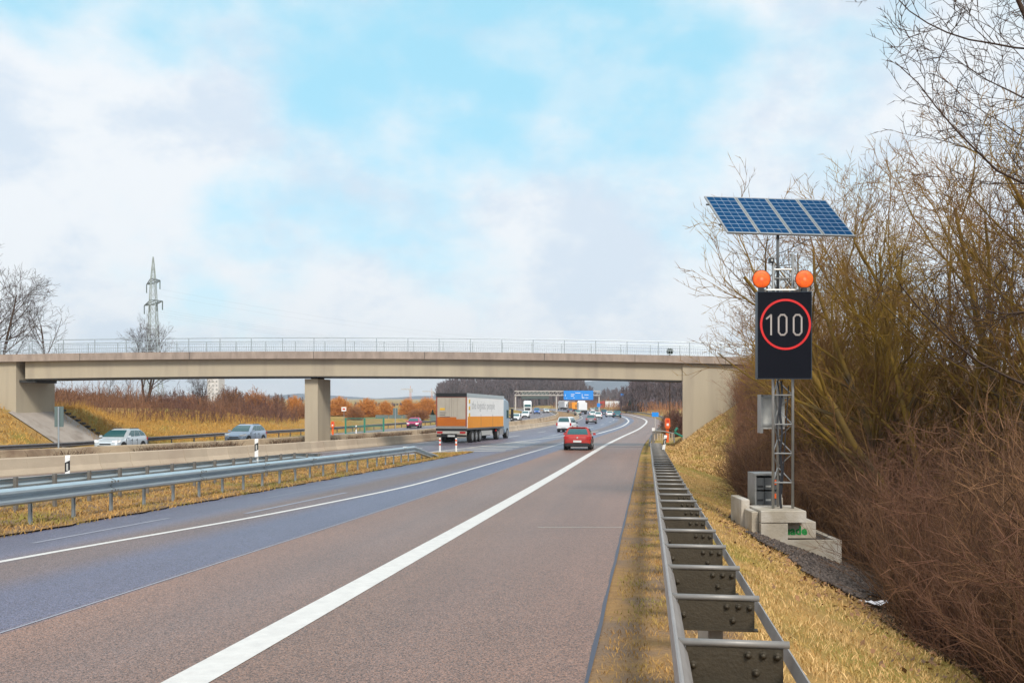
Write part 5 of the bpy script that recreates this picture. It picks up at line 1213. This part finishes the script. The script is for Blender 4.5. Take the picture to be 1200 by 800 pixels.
# a wood that reads as one mass: many slim bare trees in one mesh
def wood(name, seed, n, sampler, m, hr, rtr=.12, nb=46):
    g_ = np.random.default_rng(seed); x, y, z, H_ = sampler(g_, n); A, B, ra, rb = [], [], [], []
    base = np.stack([x, y, z], 1); top = base+np.stack([g_.normal(0, .5, n), g_.normal(0, .5, n), H_], 1)
    A.append(base); B.append(top); ra.append(np.full(n, rtr)*H_/14); rb.append(np.full(n, .03))
    for _ in range(nb):
        t_ = g_.uniform(.25, .98, (n, 1)); O = base+(top-base)*t_; a = g_.uniform(0, 6.283, n); rr_ = (1-t_[:, 0])*H_*.45+.6
        e = np.stack([np.cos(a)*rr_*.6, np.sin(a)*rr_*.6, rr_*g_.uniform(.4, 1.3, n)], 1)*g_.uniform(.5, 1, (n, 1)); Q = O+e
        A.append(O); B.append(Q); ra.append(np.full(n, .045*hr)); rb.append(np.full(n, .02*hr))
        for _ in range(2):
            f = g_.uniform(.3, 1, (n, 1)); e2 = e*.5+g_.normal(0, .5, (n, 3)); A.append(O+e*f); B.append(O+e*f+e2*.8); ra.append(np.full(n, .028*hr)); rb.append(np.full(n, .014*hr))
    return tag(link(name, segmesh(name, np.concatenate(A), np.concatenate(B), np.concatenate(ra), np.concatenate(rb), m, 3)), kind='stuff')
def smp(px0, px1, Y0, Y1, tops, zb=None):
    def f(g_, n):
        px = g_.uniform(px0, px1, n); y = g_.uniform(Y0, Y1, n); x = (px-600)/F*y; z = gz(x, y)-.2
        tp = np.interp(px, [a for a, b in tops], [b for a, b in tops]); H_ = (CH+(470-tp)/F*y-z)*g_.uniform(.82, 1.04, n); return x, y, z, H_
    return f
tag(wood('distant_wood', 1, 420, smp(512, 708, 560, 700, [(512, 450), (525, 444), (560, 442), (590, 436), (650, 434), (680, 443), (695, 456), (708, 470)]), 'forest', 4.2, .35), 'purple brown leafless wood behind the gantry and the truck', 'wood')
tag(wood('distant_wood', 2, 330, smp(728, 1000, 300, 400, [(728, 462), (736, 446), (760, 438), (820, 432), (1000, 425)]), 'forest', 2.6, .25), 'dark leafless wood seen under the bridge by the right abutment', 'wood')
tag(wood('distant_wood', 3, 40, smp(700, 730, 650, 800, [(700, 464), (710, 454), (720, 456), (730, 452)]), 'forest', 3.6, .3, nb=24), 'sparse row of trees in the gap between the two woods', 'wood')
tag(wood('distant_wood', 4, 150, smp(-250, 515, 420, 620, [(-250, 455), (60, 458), (160, 462), (250, 455), (330, 462), (400, 472), (515, 474)]), 'forest', 3.2, .2, nb=22), 'low line of bare trees far beyond the left bank', 'wood')
# dark conifer at the edge of the right wood
def conifer(px, base, top, Y, lb):
    x = (px-600)/F*Y; z = float(gz(x, Y)); H_ = CH+(470-top)/F*Y-z; t = thing('conifer_tree', lb, 'tree', (x, Y, z))
    part('trunk', MB().bar((0, 0, -.3), (0, 0, H_*.9), .12, 6, r2=.03), 'barkd', t)
    g_ = np.random.default_rng(int(px)); n = 1800; h = g_.uniform(.06, 1, n)**1.0; a = g_.uniform(0, 6.283, n); r_ = (1-h)*H_*.30+.1
    A = np.stack([np.cos(a)*r_*.25, np.sin(a)*r_*.25, h*H_], 1); k = g_.uniform(.7, 1.05, n); B = np.stack([np.cos(a)*r_*k, np.sin(a)*r_*k, h*H_-.15*r_], 1)
    link('crown', segmesh('crown', A, B, np.full(n, .09), np.full(n, .02), 'conifer', 3), t)
conifer(738, 0, 467, 345, 'dark green conifer at the left edge of the right hand wood'); conifer(694, 0, 454.5, 640, 'small round conifer in the gap behind the blue gantry sign')
conifer(507, 0, 480, 190, 'low dark evergreen just left of the truck')
# small evergreen bush on the bridge far side (behind the railing)
t = thing('evergreen_bush', 'tiny evergreen tree top rising behind the bridge railing at its right half', 'tree', ((785-600)/F*78, 78, CH+(470-440)/F*78))
g_ = np.random.default_rng(3); n = 500; P_ = g_.normal(0, 1, (n, 3)); P_ /= np.linalg.norm(P_, axis=1, keepdims=True); zc = (440-412)/F*78
C0 = np.array([0, 0, zc]); link('crown', segmesh('crown', C0+P_*.05, C0+P_*g_.uniform(.15, .34, (n, 1)), np.full(n, .02), np.full(n, .008), 'leaf', 3), t)
part('trunk', MB().bar((0, 0, -4), (0, 0, zc), .05, 6, r2=.02), 'barkd', t)

# ---- grass blades
def blades(n, sampler, hr, w, name, m, seed, label):
    g_ = np.random.default_rng(seed); x, y = sampler(g_, n); z = gz(x, y)+.012; n = len(x); a = g_.uniform(0, 6.283, n); h = g_.uniform(*hr, n); ww = w*g_.uniform(.6, 1.4, n)
    ln = g_.uniform(.2, 1.3, n)*h; b = g_.uniform(0, 6.283, n)
    B0 = np.stack([x-np.cos(a)*ww, y-np.sin(a)*ww, z], 1); B1 = np.stack([x+np.cos(a)*ww, y+np.sin(a)*ww, z], 1)
    Mx = np.stack([x+np.cos(b)*ln*.45, y+np.sin(b)*ln*.45, z+h*.65], 1); D = np.stack([np.cos(a)*ww*.7, np.sin(a)*ww*.7, ww*0], 1); Tp = np.stack([x+np.cos(b)*ln, y+np.sin(b)*ln, z+h*.85], 1)
    V = np.stack([B0, B1, Mx+D, Mx-D, Tp+D*.3, Tp-D*.3], 1).reshape(-1, 3); i = (np.arange(n)*6)[:, None]
    Q = np.concatenate([i+np.array([[0, 1, 2, 3]]), i+np.array([[3, 2, 4, 5]])])
    return tag(link(name, npmesh(name, V, Q, m)), label, 'grass', kind='stuff')
def s_slope(g_, n):
    y = 3.5+g_.random(n)**1.9*50; o = g_.random(n)
    lim = np.array([gr_off(v) for v in y]); x = thickX(y)+3.45+.25+o*(lim+.05-.15); k = (g_.random(n) < np.clip(lim/3.9, 0, 1)) & ((np.sin(x*2.3+y*.8)+np.sin(y*1.9-x*1.1)+np.sin(x*6+y*4)*.7+g_.normal(0, 1.0, n)) > -1.6); return x[k], y[k]
blades(85000, s_slope, (.025, .075), .0040, 'slope_grass', 'blade', 21, 'dry straw coloured grass on the slope right of the guardrail')
def s_verge(g_, n):
    y = 3.5+g_.random(n)**1.9*45; x = thickX(y)+2.93+g_.random(n)**.7*.75
    k = (np.sin(x*5+y*1.3)+np.sin(y*2.7-x*3)+g_.normal(0, .9, n)) > -.5; return x[k], y[k]
blades(20000, s_verge, (.02, .055), .0036, 'verge_grass', 'vblade', 22, 'patchy dry grass between asphalt and right guardrail')
def s_isl(g_, n):
    y = 8+g_.random(n)**1.3*50; f = g_.random(n); a = thickX(y)+islL(y)+.2; b = thickX(y)-7.2; return a+(b-a)*f, y
blades(42000, s_isl, (.04, .14), .009, 'island_grass', 'vblade', 23, 'dry brown grass under the left guardrail')
def s_bankr(g_, n):
    y = 45+g_.random(n)*28; x = thickX(y)+3.7+g_.random(n)*4.5; return x, y
blades(16000, s_bankr, (.06, .2), .018, 'bank_grass', 'blade', 24, 'yellow grass on the bank below the right abutment')
def s_bankl(g_, n):
    y = 60+g_.random(n)*45; x = frX(y)-.8-g_.random(n)*9; k = ~((y > 65.3) & (y < 71.5) & (x > -34.6)); return x[k], y[k]
blades(18000, s_bankl, (.08, .3), .02, 'left_bank_grass', 'straw', 25, 'golden grass on the bank left of the motorway')
# weeds and dirt along the top and foot of the rear median barrier
M['weed'] = mat('dead_weed', (.22, .14, .08), (.09, .06, .045), rough=.95, island=True)
def s_med(g_, n):
    y = 30+g_.random(n)*75; x = barX(y)-4.6+g_.normal(0, .2, n); k = np.sin(y*.9)+np.sin(y*.37+1)+g_.normal(0, .5, n) > .0; return x[k], y[k]
blades(16000, s_med, (.3, .85), .016, 'median_weeds', 'weed', 26, 'brown weeds growing in front of the rear median barrier')
# gravel stones
g_ = np.random.default_rng(9); n = 5200; y = g_.uniform(14.5, 24.5, n); x = ebv(y)-.12+g_.random(n)*(.2+2.2*np.sin((y-14.5)/10*math.pi)); z = gz(x, y)+.07
s_ = g_.uniform(.012, .045, n)[:, None, None]; octa = np.array([[1, 0, 0], [0, 1, 0], [-1, 0, 0], [0, -1, 0], [0, 0, .8], [0, 0, -.8]]); V = (np.stack([x, y, z], 1)[:, None]+octa[None]*s_*g_.uniform(.6, 1.4, (n, 6, 1))).reshape(-1, 3)
Tt = np.array([[0, 1, 4], [1, 2, 4], [2, 3, 4], [3, 0, 4], [1, 0, 5], [2, 1, 5], [3, 2, 5], [0, 3, 5]]); Fq = ((np.arange(n)*6)[:, None, None]+Tt[None]).reshape(-1, 3)
tag(link('gravel_stones', npmesh('gravel_stones', V, Fq, 'stone')), 'dark gravel heaped around the concrete blocks', 'gravel', kind='stuff')

# ---------------------------------------------------------------- pylon, wires, cranes, houses
PY = 260.; s = F/PY; px0 = (179.5-600)/s; zb = float(gz(px0, PY)); zz_ = lambda py: CH+(470-py)/s-zb
t = thing('power_pylon', 'tall steel lattice power pylon rising behind the left half of the bridge', 'pylon', (px0, PY, zb), R(128))
def hwid(z): return float(np.interp(z, [0, zz_(400), zz_(355), zz_(331), zz_(300)], [2.4, 1.15, .85, .62, .06]))
mb = MB(); lvz = list(np.linspace(0, zz_(331), 16))+[zz_(322), zz_(312), zz_(301)]
for a, b in zip(lvz, lvz[1:]):
    ha, hb = hwid(a), hwid(b); ca = [(-ha, -ha), (ha, -ha), (ha, ha), (-ha, ha)]; cb_ = [(-hb, -hb), (hb, -hb), (hb, hb), (-hb, hb)]
    for i in range(4):
        j = (i+1) % 4; mb.bar((*ca[i], a), (*cb_[i], b), .09, 4); mb.bar((*ca[i], a), (*cb_[j], b), .045, 4); mb.bar((*ca[j], a), (*cb_[i], b), .045, 4); mb.bar((*cb_[i], b), (*cb_[j], b), .035, 4)
part('tower', mb, 'pylon', t)
for py, hl in ((331, 5.6), (355.5, 7.6)):
    z = zz_(py); mb = MB()
    for k in (-1, 1):
        for y in (-.6, .6): mb.bar((k*.6, y, z+.9), (k*hl, 0, z), .12, 4); mb.bar((k*.6, y, z-.3), (k*hl, 0, z), .12, 4)
        mb.bar((k*hl*.5, -.3, z+.4), (k*hl*.5, .3, z-.1), .06, 4)
    ar = part('cross_arm', mb, 'insul', t)
    for x in ((-hl, hl) if py < 340 else (-hl, -hl*.4, hl*.4, hl)):
        o = part('insulator', MB().bar((x, 0, z), (x, 0, z-2.3), .14, 6), 'insul', t); o.parent = ar
ca, sa = math.cos(R(128)), math.sin(R(128)); k = 0
for py, hl in ((331, 5.6), (355.5, 7.6)):
    for x in ((-hl, hl) if py < 340 else (-hl, -hl*.4, hl*.4, hl)):
        P0 = Vector((px0+x*ca, PY+x*sa, zb+zz_(py)-2.3)); P1 = P0+Vector((340*sa, -340*ca, 3+k*.4)); mb = MB(); N_ = 26
        mb.tube([P0.lerp(P1, i/N_)-Vector((0, 0, 4*11*(i/N_)*(1-i/N_))) for i in range(N_+1)], .012, 3); k += 1
        o = link('power_line', mb.mesh('power_line', 'wire')); tag(o, 'thin power line sagging from the pylon across the sky above the bridge', 'power line', 'power lines running right from the pylon')
def crane(px, top, Y, l0, l1, lb):
    s = F/Y; x = (px-600)/s; z = -4; H_ = CH+(470-top)/s-z; t = thing('tower_crane', lb, 'crane', (x, Y, z), group='tower cranes on the horizon'); m = 'crane'
    mb = MB()
    for k in range(16):
        a, b = H_*k/16, H_*(k+1)/16
        for i, j in ((-1, -1), (1, -1), (1, 1), (-1, 1)): mb.bar((i, j, a), (i, j, b), .35, 4)
        mb.bar((-1, -1, a), (1, -1, b), .25, 4)
    part('mast', mb, m, t); mb = MB(); mb.box((l0/s, -.7, H_), (l1/s, .7, H_+1.6)); part('jib', mb, 'gantry', t)
    part('counterweight', MB().box((l1/s-5, -1.5, H_-4) if l1 < 6 else (l0/s, -1.5, H_-4), (l1/s, 1.5, H_) if l1 < 6 else (l0/s+5, 1.5, H_)), 'gantry', t)
    part('peak', MB().bar((0, 0, H_), (0, 0, H_+6), .5, 4), m, t)
crane(481, 456.5, 1500, -11, 2.5, 'left tower crane on the horizon seen under the bridge'); crane(506, 459, 1700, -11, 3.0, 'right tower crane on the horizon, just left of the truck')
def house(px0_, px1_, eave, ridge_, Y, m, lb, rows, cols, flat=False):
    s = F/Y; x0, x1 = (px0_-600)/s, (px1_-600)/s; zb = float(gz((x0+x1)/2, Y))-1; ze, zt_ = CH+(470-eave)/s, CH+(470-ridge_)/s; d = 9
    t = thing('house', lb, 'building', ((x0+x1)/2, Y, zb)); part('wall', MB().box((x0, Y, zb), (x1, Y+d, ze)), m, t, world=True)
    if flat: part('roof', MB().box((x0-.3, Y-.3, ze), (x1+.3, Y+d+.3, zt_)), 'tile', t, world=True)
    else: part('roof', MB().add([(x0-.5, Y-.5, ze), (x1+.5, Y-.5, ze), (x1+.5, Y+d+.5, ze), (x0-.5, Y+d+.5, ze), (x0-.5, Y+d/2, zt_), (x1+.5, Y+d/2, zt_)], [(0, 1, 5, 4), (2, 3, 4, 5), (0, 4, 3), (1, 2, 5), (0, 3, 2, 1)]), 'tile', t, world=True)
    w_ = (x1-x0)/cols; hh = (ze-zb-1)/rows
    for i in range(cols):
        for j in range(rows): part('window', MB().box((x0+w_*(i+.3), Y-.05, zb+1+hh*(j+.35)), (x0+w_*(i+.7), Y-.01, zb+1+hh*(j+.8))), 'alu' if Y > 400 else 'glass', t, world=True)
house(243, 256, 440, 438.5, 420, 'build', 'tall pale apartment block far behind the bare trees left of the pier', 8, 3, True)
house(176, 199, 474, 464, 170, 'build2', 'white house with pitched roof behind the brush under the bridge', 2, 3)
house(292, 304, 466, 462.5, 330, 'build', 'small pale house behind the reddish shrubs', 2, 2)
house(405, 417, 486, 482, 260, 'build', 'low grey hut behind the mesh fence', 1, 2, True)

# fallen leaves and clods on the slope and under the thicket edge
g_ = np.random.default_rng(19); n = 5200; y = 5+g_.random(n)**1.5*32; o_ = g_.normal(.35, .75, n); x = ebv(y)+o_; z = gz(x, y)+.055
a = g_.uniform(0, 6.283, n); sc_ = g_.uniform(.012, .035, n); ti = g_.normal(0, .5, (n, 2)); V = []
for da in (0, 1.7, 3.1, 4.6):
    V.append(np.stack([x+np.cos(a+da)*sc_, y+np.sin(a+da)*sc_, z+(np.cos(a+da)*ti[:, 0]+np.sin(a+da)*ti[:, 1])*sc_], 1))
V = np.stack(V, 1).reshape(-1, 3); Fq = (np.arange(n)*4)[:, None]+np.array([[0, 1, 2, 3]])
M['dead_leaf'] = mat('dead_leaf', (.30, .15, .07), (.13, .08, .045), rough=.9, island=True)
tag(link('fallen_leaves', npmesh('fallen_leaves', V, Fq, 'dead_leaf')), 'brown fallen leaves along the edge of the thicket', 'leaves', kind='stuff')
# ---- air: thin haze
hz = MB().box((-5300, -150, -9), (5300, 6300, 140)).mesh('haze', 'wpl'); hz.materials.clear()
hm = bpy.data.materials.new('haze'); hm.use_nodes = True; ht = hm.node_tree; ht.nodes.clear(); ho = ht.nodes.new('ShaderNodeOutputMaterial'); hv = ht.nodes.new('ShaderNodeVolumePrincipled')
hv.inputs['Color'].default_value = (.86, .92, 1, 1); hv.inputs['Density'].default_value = .00022; ht.links.new(hv.outputs[0], ho.inputs['Volume']); hz.materials.append(hm)
tag(link('haze', hz), kind='stuff')
